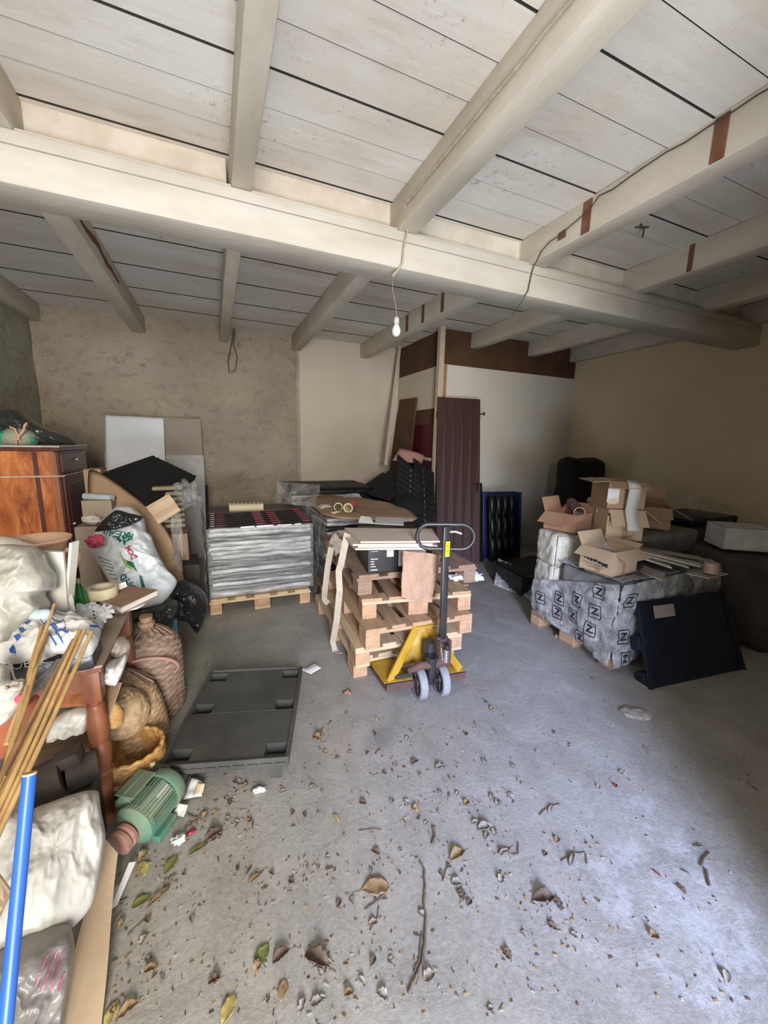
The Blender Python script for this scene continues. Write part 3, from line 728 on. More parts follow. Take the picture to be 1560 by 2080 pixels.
o = thing('board_shutter', 'tall dark brown plank shutter leaning upright against the white partition', 'shutter', (2.9, 4.2, 0))
bl, br = V((2.70, 4.33, 0)), V((3.19, 4.11, 0)); tl, tr2 = V((2.80, 4.63, 2.235)), V((3.40, 4.55, 2.215))
bl, br = at(885, 1140, y=4.36), at(974, 1150, y=4.10); bl.z = br.z = 0.0
tl, tr2 = at(889, 806, y=4.62), at(976, 811, y=4.56)
for i in range(5):
    u0, u1 = i/5+.004, (i+1)/5-.004
    q = [bl.lerp(br, u0), bl.lerp(br, u1), tl.lerp(tr2, u1), tl.lerp(tr2, u0)]
    MB().patch(q, 1, 1, .03).build('plank', 'shutter_brown', o)
nn = (br-bl).cross(tl-bl).normalized()
for v_ in (.12, .55, .88):
    a, b = bl.lerp(tl, v_)-nn*.032, br.lerp(tr2, v_)-nn*.032; a2, b2 = bl.lerp(tl, v_+.04)-nn*.032, br.lerp(tr2, v_+.04)-nn*.032
    MB().patch([a, b, b2, a2], 1, 1, .02).build('batten', 'shutter_brown', o)
hp = br.lerp(tr2, .91)
hx = (br-bl).normalized()
h_ = MB(); h_.cyl(hp, hp+hx*.06, .009, n=10).cyl(hp+hx*.05+V((0, 0, -.02)), hp+hx*.05+V((0, 0, .025)), .013, n=10); h_.build('hinge_pin', 'iron', o, True)

# black corrugated stack in the far corner, several leaning sheets
pan = [([(724, 997, 5.0), (790, 1017, 4.6), (832, 982, 4.8), (778, 959, 5.25)], 'black corrugated sheet tilted low, nearest the kraft paper pile'),
       ([(730, 1003, 4.95), (800, 1040, 4.55), (850, 985, 4.75), (790, 955, 5.3)], 'black corrugated sheet lying under the tilted one in the far corner'),
       ([(800, 1050, 4.55), (862, 1075, 4.25), (868, 975, 4.55), (808, 922, 4.9)], 'black corrugated sheet standing steeply below the pink cardboard'),
       ([(848, 1080, 4.30), (884, 1092, 4.15), (882, 960, 4.45), (840, 930, 4.8)], 'black corrugated sheet standing directly left of the brown shutter')]
for i, (q, lb) in enumerate(pan):
    pts = [at(a, b, y=c) for a, b, c in q]
    single('corrugated_sheet', lb, 'plastic sheet', groove_panel(pts, 11, .03, .012), 'black_plastic', 'all', 'black corrugated sheets leaning in the far corner')
    # sheets of the same stack right behind
single('plastic_bundle', 'dark heap of folded black plastic in corner left of shutter', 'plastic', blob((2.45, 4.75, .46), (.36, .34, .46), crk=.05, sub=4, sq=.7), 'matt_black', 'all')
pc = MB().patch([at(797, 935, y=4.95), at(856, 945, y=4.85), at(862, 925, y=4.9), at(812, 911, y=5.0)], 8, 4, .006, lambda u, v, p: .03*math.sin(u*3))
single('pink_cardboard', 'curved dusty pink cardboard piece on top of the black sheets in corner', 'cardboard', pc, 'pink_card', 'all')

# stack with black grooved top behind
def layered(parent, x0, x1, y0, y1, z0, z1, n, mats=('layer_grey', 'layer_dark'), jit=.012, seed=0, dark=.4):
    rnd = random.Random(seed); dz = (z1-z0)/n; out = []
    for i in range(n):
        q = MB(); a, b, c, d = [rnd.uniform(-jit, jit) for _ in range(4)]
        m_ = mats[1] if rnd.random() < dark else mats[0]  # light grey layers: highlights of the wrapping film put into the sheet colour
        q.box(((x0+x1)/2+a, (y0+y1)/2+b, z0+dz*(i+.5)), (x1-x0+c, y1-y0+d, dz*.86), bevel=dz*.25)
        es = [e for e in q.bm.edges if e.calc_length() > .25]
        bmesh.ops.subdivide_edges(q.bm, edges=es, cuts=14, use_grid_fill=True)
        for v in q.bm.verts: v.co += V((0, .008, .005))*noise.noise(V((v.co.x*6, v.co.y*6, i*3.3+seed)))*2
        o_ = q.build('layer', m_, parent, True); out.append(o_)
    return out
s2 = thing('wrapped_stack', 'farthest silver wrapped stack with a black grooved top near back wall', 'pallet load', (1.45, 5.3, 0))
layered(s2, .88, 1.95, 4.95, 5.75, .14, .97, 12, seed=4)
s2t = groove_panel([V((.86, 4.93, .985)), V((1.98, 4.93, .985)), V((1.98, 5.8, .99)), V((.86, 5.8, .99))], 10, .02, .012); s2t.build('grooved_top', 'black_plastic', s2, 'all')
eur_pallet((.88, 4.9, 0), 0, 'wooden pallet under the farthest silver stack at the back wall', W=1.1, L=.9, seed=31)

# silver stack 1 with printed black cards on top
s1 = thing('wrapped_stack', 'silver film-wrapped stack of black printed cards on a wooden pallet, left of centre', 'pallet load', (.36, 4.1, .144))
layered(s1, -.08, .84, 3.73, 4.62, .146, .80, 15, seed=1, dark=.38)
# overlapping printed cards fanned front to back
rnd = random.Random(3)
for i in range(9):
    y0 = 3.70+i*.088; z = .815+i*.0035
    if i >= 7: continue
    c_ = MB().patch([V((-.085-.003*i, y0, z)), V((.845, y0-.02, z)), V((.845, y0+.16, z+.001)), V((-.085, y0+.17, z+.001))], 36, 2, .003,
                    lambda u, v, p: .004*math.cos(2*math.pi*2*u)*(1-v))
    cc = c_.build('printed_card', 'display_card', s1, 'all')
    fr = frame((0, 0, 0), (1, 0, 0), (0, 1, .1))
    def lab(x, w, m_, h=.045):
        MB().patch([V((x, y0+.015, z+.0075)), V((x+w, y0+.015-.02*w, z+.0075)), V((x+w, y0+.015+h, z+.0075)), V((x, y0+.015+h, z+.0075))], 2, 1, .001).build('label_strip', m_, cc)
    lab(-.01, .07, 'label_pink', .02); lab(.33, .085, 'label_pink'); lab(.47, .085, 'label_pink'); lab(.765, .075, 'label_pink')
    MB().lathe([(.022, 0), (.022, .002)], Matrix.Translation((-.045, y0+.035, z+.0072)), 16).build('round_badge', 'label_white', cc)
    MB().lathe([(.012, 0), (.012, .002)], Matrix.Translation((-.045, y0+.035, z+.0092)), 12).build('badge_mark', 'label_pink', cc)
MB().box((.38, 4.5, .83), (.92, .46, .02), bevel=.004).build('top_card', 'display_card', s1)
for x, w in ((.19, .12), (.33, .15), (.52, .13), (.68, .06)):
    MB().box((x+w/2, 3.70, .803), (w, .012, .014)).build('white_edge_label', 'label_white', s1)
fm = MB().patch([V((-.10, 3.69, .15)), V((.86, 3.69, .15)), V((.86, 3.69, .80)), V((-.10, 3.69, .80))], 60, 50, .002,
                lambda u, v, p: -.006-.014*abs(noise.noise(V((p.x*3, 0, p.z*22))))-.010*crease(V((p.x, 0, p.z*3)), 6))
fm.build('front_film', 'film', s1, 'all')
for sx in (-1, 1):
    X = -.12 if sx < 0 else .88
    f_ = MB().patch([V((X, 3.68, .06)), V((X+.0, 4.66, .1)), V((X+.02*sx, 4.7, .92)), V((X+.03*sx, 3.66, .84))], 16, 30, .002, lambda u, v, p: .035*noise.noise(p*6)+.012*crease(p, 9))
    f_.build('side_film', 'film_loose', s1, 'all')
f_ = MB().patch([at(560, 1022, y=4.75), at(640, 1030, y=4.0), at(655, 985, y=4.3), at(562, 978, y=4.8)], 18, 14, .003, lambda u, v, p: .05*noise.noise(p*5)+.015*crease(p, 9))
f_.build('loose_film_flap', 'film_loose', s1, 'all')
eur_pallet((-.11, 3.68, 0), -.02, 'wooden pallet under the silver stack of black printed cards', W=.93, L=1.0, mats=('pallet_pale_y', 'pallet_pale_x', 'pallet_block'), seed=2)
# yellow dotted roll lying on the cards
yr = thing('dotted_roll', 'pale yellow flattened roll with rows of dark dots lying on the black cards', 'roll', (.42, 4.45, .85))
a, b = at(466, 1031, z=.87), at(534, 1029, z=.87)
q = MB()
for s_ in (-1, 1): q.cyl(a+V((0, .042*s_, 0)), b+V((0, .042*s_, 0)), .045, n=20)
q.build('roll_body', 'masking_tape', yr, True)
for s_ in (-1, 1):
    for i in range(8):
        p = a.lerp(b, (i+.6)/8.3)+V((0, .042*s_-.012, .045)); MB().lathe([(.007, 0), (.007, .002)], Matrix.Translation(p) @ rot(.25, 0, 0), 10).build('dot', 'ink_black', yr)

# stack 3 under the kraft paper
s3 = thing('wrapped_stack', 'silver wrapped stack under the brown kraft paper behind the pallet pile', 'pallet load', (1.45, 4.2, 0))
layered(s3, .97, 1.92, 3.62, 4.55, .146, .85, 16, seed=2, dark=.45)
f_ = MB().patch([V((.955, 4.6, .12)), V((.955, 3.6, .12)), V((.955, 3.6, .84)), V((.955, 4.6, .84))], 24, 30, .002, lambda u, v, p: .02*noise.noise(p*7)+.014*crease(p, 9)); f_.build('side_film', 'film', s3, 'all')
MB().patch([V((1.5, 3.59, .79)), V((1.93, 3.59, .79)), V((1.93, 3.6, .87)), V((1.5, 3.6, .87))], 6, 4, .004).build('black_label', 'display_card', s3)
eur_pallet((.97, 3.6, 0), 0, 'wooden pallet under the stack covered with kraft paper', W=.95, L=1.0, seed=5)
ko = [(632, 1006), (660, 1003), (705, 1010), (748, 1014), (790, 1022), (825, 1035), (848, 1050), (840, 1056), (760, 1056), (700, 1055), (655, 1046), (636, 1030), (622, 1012)]
kz = .885
kp = pillow([at(x, y, z=kz) for x, y in ko], .012, .008, (0, 0, 1), .012, 3, rings=10, n=70)
for v in kp.bm.verts: v.co.z += .02*noise.noise(V((v.co.x*3, v.co.y*3, 2)))
single('kraft_sheet', 'large brown kraft paper sheet lying on the silver stack behind', 'paper', kp, 'kraft', 'all')
def mini_roll(c, d, r, ri, L, lab, mt):
    o_ = thing('label_roll', lab, 'roll', c)
    mm = Matrix.Translation(c) @ V(d).to_track_quat('Z', 'Y').to_matrix().to_4x4()
    MB().lathe([(ri, 0), (r, 0), (r, L), (ri, L), (ri, 0)], mm, 28, cap=False).build('roll', 'masking_tape', o_, True)
    for k in range(5):
        z0 = .012+k*L/5; MB().lathe([(r+.001, z0), (r+.001, z0+L/7)], mm, 28, cap=False).build('red_band', mt, o_, True)
    return o_
p = at(707, 1032, z=kz+.065); mini_roll(p, (.55, .8, .06), .05, .034, .17, 'open cardboard roll with red bands on kraft paper, right of its pair', 'ink_red')
p = at(687, 1030, z=kz+.05); mini_roll(p, (.25, .9, .0), .046, .036, .08, 'short red-lined roll on kraft paper, left of the banded roll', 'ink_red')
single('crumpled_paper', 'small crumpled pale paper on the kraft sheet left of the rolls', 'paper', wad(at(662, 1030, z=kz+.02), (.10, .08, .035)), 'crumple_paper', 'all')
single('crumpled_paper', 'tiny yellowish torn paper scrap in front of the red roll', 'paper', wad(at(682, 1042, z=kz+.015), (.06, .04, .02), 4), 'masking_tape', 'all')
single('wooden_chip', 'thin brown wood splinter on kraft paper right of rolls', 'splinter', MB().tube([at(725, 1043, z=kz+.012), at(742, 1040, z=kz+.015)], .008, 6), 'leaf_tan', True)

# ================================================================== centre pallet pile and jack
PL = [((.80, 2.29, 0), -.02, .80, ('pallet_pale_y', 'pallet_pale_x', 'pallet_block'), 'bottom wooden pallet of the centre pile standing on the pallet jack forks', False),
      ((.785, 2.21, .124), -.06, .80, ('pallet_pale_y', 'pallet_pale_x', 'pallet_block'), 'second wooden pallet from the bottom of the centre pile, palest one', True),
      ((.835, 2.16, .268), -.045, .80, ('pallet_wood_y', 'pallet_wood_x', 'pallet_block'), 'middle wooden pallet of the centre pile with reddish boards', True),
      ((.865, 2.31, .412), -.16, .80, ('pallet_wood_y', 'pallet_pale_x', 'pallet_block'), 'fourth wooden pallet from the bottom of the centre pile, most skewed', True),
      ((.85, 2.38, .556), -.06, .95, ('pallet_dark_y', 'pallet_dark_x', 'pallet_dark_y'), 'top wooden pallet of the centre pile under the black carton', True)]
for i, (l, rz, W, ms, lb, bt_) in enumerate(PL):
    eur_pallet(l, rz, lb, W=W, mats=ms, group=None, seed=40+i, bottom=bt_)
# black carton with labels
zt = .702
bc = thing('black_carton', 'black printed carton with white delivery label on top of the pallet pile', 'box', (.935, 2.40, zt), -.16)
w, d, h = .47, .42, .245
MB().box((w/2, d/2, h/2), (w, d, h), bevel=.004).build('carton_body', 'layer_dark' if False else 'display_card', bc, world=False)
MB().box((.205+.115, -.002, .115), (.20, .003, .15)).build('delivery_label', 'label_white', bc, world=False)
for k in range(6):
    MB().box((.255+.012*(k % 2)+.04, -.0045, .175-.021*k), (.07+.05*((k*3) % 3)/3, .001, .003)).build('label_line', 'ink_blue', bc, world=False)
MB().prism([(-.024, -.033), (.024, -.033), (.024, .018), (.010, .036), (-.010, .036), (-.024, .018)], .002, Matrix.Translation((.158, -.001, .145)) @ rot(R(90))).build('round_tag', 'label_white', bc, world=False)
MB().lathe([(.006, 0), (.006, .002)], Matrix.Translation((.158, -.003, .163)) @ rot(R(90)), 10).build('tag_eyelet', 'ink_black', bc, world=False)
T = chain(bc)
def stroke(pts, r=.0018, nm='printed_mark', face='F'):
    f = (lambda x, z: V((x, -.0015, z))) if face == 'F' else (lambda x, z: V((-.0015, x, z)))
    MB().tube([T @ f(x, z) for x, z in pts], r, 5).build(nm, 'label_white' if face == 'F' else 'shelf_grey', bc)
stroke([(.022, .218), (.028, .235), (.038, .232), (.034, .215), (.026, .205), (.030, .195)]); stroke([(.030, .19), (.050, .205), (.070, .225), (.078, .228)])
stroke([(.048, .212), (.054, .232), (.060, .214), (.066, .232), (.074, .212)]); stroke([(.080, .212), (.086, .230), (.092, .212), (.098, .230)])
for k, (x_, z_, w_) in enumerate(((.02, .198, .085), (.02, .182, .07), (.02, .168, .06), (.02, .154, .05))): MB().box((x_+w_/2, -.001, z_), (w_, .002, .005 if k == 0 else .003)).build('printed_line', 'label_white', bc, world=False)
for k, w_ in enumerate((.052, .026, .026, .036)): MB().box((.02+w_/2, -.001, .10-.018*k), (w_, .002, .005)).build('printed_line', 'label_white', bc, world=False)
MB().box((.045, -.001, .022), (.05, .002, .007)).build('printed_line', 'label_white', bc, world=False)
for k in range(5): stroke([(.22+.035*k, .19-.008*k), (.235+.035*k, .165-.008*k), (.24+.035*k, .19-.008*k), (.225+.035*k, .17-.008*k)], .003, face='L')
lp_ = [(.215+.014*math.cos(t_)+.006*math.sin(2*t_), .225+.008*math.sin(t_)) for t_ in [2*math.pi*k/16 for k in range(17)]]
MB().tube([T @ V((x, -.0015, z)) for x, z in lp_], .002, 5).build('swirl_logo', 'label_pink', bc)
# flat folded pale cartons on top
fc = [(690, 1066), (722, 1093), (884, 1092), (869, 1068)]
for i in range(4):
    z = .955+i*.014
    q = [at(x+(3*(i % 2)), y, z=1.02)+V((.008*i*(1 if i % 2 else -1), 0, 0)) for x, y in fc]
    for p_ in q: p_.z = z
    ly = MB().patch([q[1], q[2], q[3], q[0]], 2, 2, .011)
    single('folded_carton', ['flat folded pale carton, lowest of the four on black box', 'flat folded pale carton, second from below on black box', 'flat folded pale carton, third from below on black box', 'flat folded pale carton, topmost on black box'][i], 'cardboard', ly, 'pale_card', group='flat cartons on the black box')
sc = MB().patch([at(728, 1060, z=1.03), at(760, 1063, z=1.02), at(752, 1050, z=1.05), at(733, 1048, z=1.06)], 2, 2, .006); single('cream_carton_flap', 'small cream cardboard flap sticking up behind the folded cartons', 'cardboard', sc, 'foam_white')
sc = MB().patch([at(760, 1063, z=1.012), at(820, 1066, z=1.012), at(820, 1052, z=1.012), at(765, 1050, z=1.012)], 2, 2, .006); single('pale_sheet', 'pale paper sheet behind the folded cartons on pallet pile', 'paper', sc, 'paper_white')
# crumpled kraft bag hanging in front
kb = MB().patch([at(815, 1214, y=2.14), at(877, 1224, y=2.13), at(896, 1127, y=2.17), at(819, 1118, y=2.19)], 60, 76, .010,
                lambda u, v, p: .010*crease(p, 13, 4, 2.0)+.014*math.sin(math.pi*u)-.006*u*u)
for v in kb.bm.verts: v.co += RT*(.006*noise.noise(v.co*9))+V((0, 0, .006*noise.noise(v.co*11)))
single('paper_bag', 'crumpled flat brown paper bag hanging in front of the black carton', 'bag', kb, 'kraft_bag', 'all')
# white paper and film bits on the right of top pallet
single('crumpled_paper', 'crumpled white paper stuffed under top pallet right of the jack handle', 'paper', wad(at(932, 1172, y=2.4), (.10, .06, .035), 2), 'paper_white', 'all')
single('plastic_scrap', 'clear crumpled plastic scrap hanging at right end of top pallet', 'plastic', wad(at(966, 1172, y=2.5), (.075, .06, .04), 6, .35), 'white_bag', 'all')
single('kraft_scrap', 'brown cardboard scrap inside the top pallet beside the white paper', 'cardboard', MB().patch([at(912, 1185, y=2.38), at(952, 1188, y=2.38), at(952, 1178, y=2.5), at(912, 1172, y=2.5)], 2, 2, .01), 'kraft_red')
# webbing straps
def strapfn(lb, pts, w):
    q = [at(x, y, x=xx) for x, y, xx in pts]; P = []
    for a_, b_ in zip(q, q[1:]): P += [a_.lerp(b_, k/4) for k in range(4)]
    P.append(q[-1]); single('webbing_strap', lb, 'strap', MB().ribbon(P, w, (.80, -.60, 0), .003), 'strap_web')
strapfn('long beige webbing strap hanging from the folded cartons down the pallet pile', [(706, 1084, .77), (700, 1110, .76), (693, 1145, .75), (688, 1160, .745), (690, 1200, .75), (684, 1260, .755), (676, 1305, .76), (681, 1322, .78), (691, 1327, .80)], .045)
strapfn('shorter beige webbing loop hanging behind the long strap', [(673, 1112, .76), (666, 1150, .75), (660, 1200, .75), (659, 1218, .76), (667, 1226, .78)], .045)
single('cloth_bundle', 'pale tied cloth bundle tucked beside silver stack behind the straps', 'cloth', wad(at(682, 1105, y=2.95), (.055, .07, .10), 8), 'crumple_paper', 'all')

# ---- pallet jack
jk = thing('pallet_jack', 'yellow hand pallet jack with black handle and two grey steering wheels', 'pallet jack', (1.22, 1.95, 0))
AX = R(-7)
ax = V((math.cos(AX), math.sin(AX), 0)); WC = V((1.20, 1.945, .1))
for s_ in (-1, 1):
    c = WC+ax*.075*s_
    mm = Matrix.Translation(c-ax*.025) @ ax.to_track_quat('Z', 'Y').to_matrix().to_4x4()
    wh = MB().lathe([(.078, .0), (.094, 0), (.1, .006), (.1, .044), (.094, .05), (.078, .05), (.078, 0)], mm, 48, cap=False).build('wheel', 'wheel_tread', jk, True)
    h2 = MB().lathe([(.018, .006), (.03, -.002), (.036, .008), (.060, .012), (.070, .002), (.090, .0015), (.092, .0), (.092, .03), (.0, .03)], mm, 48)
    h2.build('wheel_rim', 'wheel_hub', wh, True)
    for k in range(6):
        a_ = k*math.pi/3; u = mm.to_3x3() @ V((math.cos(a_), math.sin(a_), 0))
        MB().box((0, 0, 0), (.032, .009, .008), mtx=mm @ Matrix.Translation((.05*math.cos(a_), .05*math.sin(a_), .006)) @ rot(0, 0, a_), bevel=.001).build('wheel_spoke', 'wheel_hub', wh)
MB().cyl(WC-ax*.07, WC+ax*.07, .014).build('axle', 'jack_black', jk, True)
fk = MB().box((0, 0, 0), (.05, .05, .15), mtx=Matrix.Translation(WC+V((0, .0, .06))), bevel=.006).cyl(WC+V((0, 0, .09)), WC+V((0, 0, .17)), .04).build('steering_fork', 'jack_black', jk, True)
hb = at(897, 1300, y=1.97); ht = at(908, 1066, y=2.0)
dirh = (ht-hb).normalized()
# bracket
br_ = MB()
for s_ in (-1, 1): br_.box((0, 0, 0), (.012, .07, .15), mtx=Matrix.Translation(hb+V((.037*s_, -.02, -.06))), bevel=.004)
br_.box((0, 0, 0), (.085, .05, .05), mtx=Matrix.Translation(hb+V((0, .012, .0))), bevel=.006)
br_.box((0, 0, 0), (.10, .08, .03), mtx=Matrix.Translation(hb+V((-.01, -.015, -.145))), bevel=.008)
br_.build('handle_bracket', 'jack_rust', jk, True)
sp = MB(); hc = hb+V((.004, -.055, -.035))
sp.tube([hc+V((.017*math.cos(t_*.5), .017*math.sin(t_*.5), -.085*t_/88)) for t_ in range(89)], .0028, 6)
sp.cyl(hc+V((0, 0, .01)), hc+V((0, 0, -.1)), .007); sp.build('pump_spring', 'spring_steel', jk, True)
MB().cyl(hc+V((0, 0, .03)), hc+V((0, 0, .0)), .018).build('pump_cap', 'jack_black', jk, True)
MB().tube([hb+V((-.035, -.05, -.01)), hb+V((-.03, -.06, -.06)), hb+V((-.022, -.055, -.12))], .003, 6).build('release_rod', 'shelf_grey', jk, True)
# pump cylinder block (dark) behind bracket and rusted lower casting
MB().cyl(hb+V((-.06, .045, -.16)), hb+V((-.06, .045, -.02)), .038).build('pump_cylinder', 'jack_black', jk, True)
MB().tube([WC+V((-.16, .01, .10)), WC+V((-.08, .0, .125)), WC+V((0, -.01, .12)), WC+V((.10, -.01, .13))], .026, 10, rf=lambda t: .020+.012*t).build('base_casting', 'jack_rust', jk, True)
# handle post and loop
post = MB(); m2 = frame(hb.lerp(ht, .5), ax, dirh.cross(ax)*-1)
post.box((0, 0, 0), (.042, .032, (ht-hb).length-.02), mtx=Matrix.Translation(hb.lerp(ht, .5)) @ frame((0, 0, 0), ax, dirh.cross(ax)), bevel=.004)
post.build('handle_post', 'jack_black', jk, True)
lc = at(905, 1090, y=2.0); W2, H2, rr = .178, .078, .078
pts = []
hx_ = RT.copy(); hx_.z = 0; hx_.normalize(); hz_ = V((0, 0, 1))
for k in range(12): a_ = math.pi/2+math.pi*k/11; pts.append(lc+hx_*(-(W2-rr)+rr*math.cos(a_))+hz_*rr*math.sin(a_))
for k in range(12): a_ = -math.pi/2+math.pi*k/11; pts.append(lc+hx_*((W2-rr)+rr*math.cos(a_))+hz_*rr*math.sin(a_))
MB().tube(pts, .0125, 12, closed=True).build('handle_loop', 'jack_black', jk, True)
MB().tube([lc+hx_*.02+hz_*.03, lc+hx_*.06+hz_*.033, lc+hx_*.10+hz_*.02], .007, 8).build('release_lever', 'shelf_grey', jk, True)
st = at(908, 1115, y=1.975)
sy = MB().box((0, 0, 0), (.030, .002, .098), mtx=Matrix.Translation(st+V((0, -.006, 0)))).build('yellow_sticker', 'sticker_yellow', jk)
for k, (dx, dz_, w_, h_) in enumerate(((.006, .036, .006, .003), (.0, .021, .012, .004), (-.006, .019, .003, .006), (.004, .006, .010, .003), (-.001, -.008, .012, .003), (.005, -.012, .003, .007), (-.005, -.014, .003, .007), (.003, -.026, .008, .003))):
    MB().box((0, 0, 0), (w_, .001, h_), (0, R((-25, 0, 20, 0, 0, 0, 10, 35)[k]), 0), mtx=Matrix.Translation(st+V((dx, -.0085, dz_)))).build('pen_mark', 'ink_black', jk)
# yellow chassis
top = V((1.215, 2.20, .385)); lf_ = V((.945, 2.045, .075)); rg_ = V((1.475, 1.985, .075))
def bar(a, b, w_, t_, wd): return MB().ribbon([V(a), V(b)], w_, wd, t_)
bar(top+V((-.01, -.05, 0)), lf_+V((.015, 0, .01)), .055, .012, (1.0, .25, .2)).build('frame_brace', 'jack_yellow', jk)
bar(top+V((.06, -.04, -.01)), rg_+V((-.02, .0, .02)), .055, .012, (1.0, .1, -.2)).build('frame_brace', 'jack_yellow', jk)
MB().box((0, 0, 0), (.14, .10, .012), mtx=Matrix.Translation(top+V((.045, -.03, .0))) @ rot(R(12), 0, R(-8)), bevel=.003).build('frame_head', 'jack_yellow', jk)
MB().patch([V((1.10, 2.14, .13)), V((1.36, 2.10, .13)), V((1.29, 2.15, .375)), V((1.19, 2.17, .375))], 4, 6, .01, lambda u, v, p: .015*math.sin(math.pi*u)).build('frame_plate', 'jack_yellow', jk, 'all')
fb = MB().prism([(0, 0), (.555, 0), (.555, .02), (.0, .02)], .048, Matrix.Translation((.925, 2.015, .045)) @ rot(0, 0, R(-7)))
fb.build('rear_crossbar', 'jack_rust', jk)
yt = MB().prism([(.0, .018), (.555, .018), (.555, .08), (0, .08)], .006, Matrix.Translation((.925, 2.015, .09)) @ rot(0, 0, R(-7))); yt.build('cross_plate', 'jack_yellow', jk)
for s_ in (0, 1):
    x0 = .93 if s_ == 0 else 1.33
    f_ = MB().prism([(x0, 2.06), (x0+.155, 2.03), (x0+.155, 3.1), (x0+.12, 3.18), (x0+.04, 3.18), (x0, 3.12)], .03, Matrix.Translation((0, 0, .060)))
    fk_ = f_.build('fork', 'jack_yellow', jk)
    MB().cyl((x0+.04, 3.0, .034), (x0+.12, 3.0, .034), .034).build('load_roller', 'wheel_hub', fk_, True)
    MB().box((x0+(.003 if s_ == 0 else .152), 2.5, .052), (.006, .9, .03)).build('fork_side', 'jack_rust', fk_)
MB().tube([V((1.0, 2.06, .10)), V((1.10, 2.0, .14))], .014, 8).build('link_rod', 'jack_black', jk, True)
# ================================================================== right side
def zat(px, py, z): return at(px, py, z=z)
# black trays leaning in a blue crate by the shutter
cr = thing('blue_crate', 'upright blue plastic crate leaning on the white partition beside the shutter', 'crate', (3.65, 4.35, 0))
MB().box((3.70, 4.36, .47), (.52, .05, .94), (R(-7), 0, R(-6)), bevel=.01).build('crate_back', 'blue_plastic', cr)
MB().box((3.94, 4.27, .47), (.03, .20, .94), (R(-5), 0, R(-6)), bevel=.006).build('crate_side', 'blue_plastic', cr)
for i in range(4):
    x = 3.46+.115*i
    t_ = MB()
    for k in range(3):
        z0 = .05+.29*k
        t_.lathe([(.02, 0), (.042, .03), (.046, .15), (.042, .25), (.02, .28)], Matrix.Translation((x, 4.14+.04*k, z0)) @ rot(R(-8)), 14)
    t_.box((x, 4.20, .44), (.09, .04, .86), (R(-8), 0, 0), bevel=.01)
    single('black_tray', ['knobbly black plastic strip, leftmost of the four in front of the blue crate', 'knobbly black plastic strip, second from left before the blue crate', 'knobbly black plastic strip, third from left before the blue crate', 'knobbly black plastic strip, rightmost of the four before the blue crate'][i], 'plastic tray', t_, 'black_plastic', 'all', 'black plastic strips by the blue crate')
single('plastic_board', 'narrow black plastic panel standing between shutter and blue crate', 'plastic panel', MB().box((3.30, 4.28, .54), (.10, .05, 1.08), (R(-8), 0, 0), bevel=.008), 'black_plastic')

# low dark stack on floor
ls = thing('low_stack', 'low stack of dark sheets with pale crinkled side on floor left of the wrapped pallet', 'stack', (3.2, 3.2, 0))
MB().box((3.28, 3.28, .10), (.62, .62, .20), (0, 0, R(-8)), bevel=.01).build('dark_sheets', 'layer_dark', ls)
f_ = MB().patch([at(1003, 1187, z=0), at(1088, 1226, z=0), at(1092, 1172, z=.17), at(1012, 1134, z=.235)], 24, 10, .02, lambda u, v, p: .012*crease(p, 7)+.008*math.sin(u*60))
f_.build('pale_side', 'layer_grey', ls, 'all')
groove_panel([V((2.98, 2.98, .21)), V((3.62, 2.9, .205)), V((3.72, 3.5, .21)), V((3.05, 3.6, .215))], 8, .01, .008).build('grooved_top', 'black_plastic', ls, 'all')
rb = MB().box((3.75, 3.75, .05), (.5, .3, .1), (0, 0, .2), bevel=.01); single('dark_red_carton', 'flat dark red printed carton on floor behind the low dark stack', 'box', rb, 'maroon_board')
single('white_stick', 'thin white stick lying on the low dark stack', 'stick', MB().tube([at(1058, 1128, z=.24), at(1092, 1123, z=.24)], .006, 6), 'paper_white', True)

# black covered thing in the corner
ck = pillow([(4.42, 3.95, .0), (4.40, 3.98, .7), (4.47, 4.02, 1.05), (4.50, 4.05, 1.40), (4.56, 4.05, 1.455), (4.75, 4.05, 1.43), (5.02, 4.05, 1.445), (5.16, 4.05, 1.43), (5.20, 4.03, 1.34), (5.22, 3.98, .7), (5.2, 3.95, 0)], .16, .16, (0, -1, 0), .02, 3, rings=14, n=80, pw=8)
single('black_cover', 'tall black plastic cover draped over something in the far right corner', 'cover', ck, 'matt_black', 'all')

# large wrapped pallet with boxes on it
pal = eur_pallet((3.76, 1.705, 0), math.pi/2, 'wooden pallet under the large wrapped load at right', W=.78, L=1.2, mats=('pallet_dark_y', 'pallet_dark_x', 'pallet_wood_x'), seed=77)
wp = thing('wrapped_load', 'large load in printed clear wrap on wooden pallet at right, boxes on top', 'pallet load', (3.15, 2.1, .144))
def lump(mb_, cuts=16, amp=.022):
    es = [e for e in mb_.bm.edges if e.calc_length() > .2]; bmesh.ops.subdivide_edges(mb_.bm, edges=es, cuts=cuts, use_grid_fill=True)
    for v in mb_.bm.verts: v.co += V((noise.noise(v.co*6), noise.noise(v.co*6+V((5, 0, 0))), noise.noise(v.co*5+V((0, 9, 0)))))*amp
    return mb_
lump(MB().box((3.16, 1.97, .40), (1.18, .50, .50), bevel=.03)).build('wrapped_goods', 'wrap_under', wp, 'all')
lump(MB().box((3.16, 2.33, .23), (1.18, .25, .16), bevel=.02)).build('wrapped_goods', 'wrap_under', wp, 'all')
lump(MB().box((3.35, 2.33, .48), (.80, .28, .36), bevel=.02)).build('wrapped_goods', 'wrap_under', wp, 'all')
def shell(name, c, m_='film_print', nx=44, ny=34, amp=.03):
    return MB().patch(c, nx, ny, .003, lambda u, v, p: amp*noise.noise(p*4.5)+.02*crease(p, 7)+.01*crease(p, 16)).build(name, m_, wp, 'all')
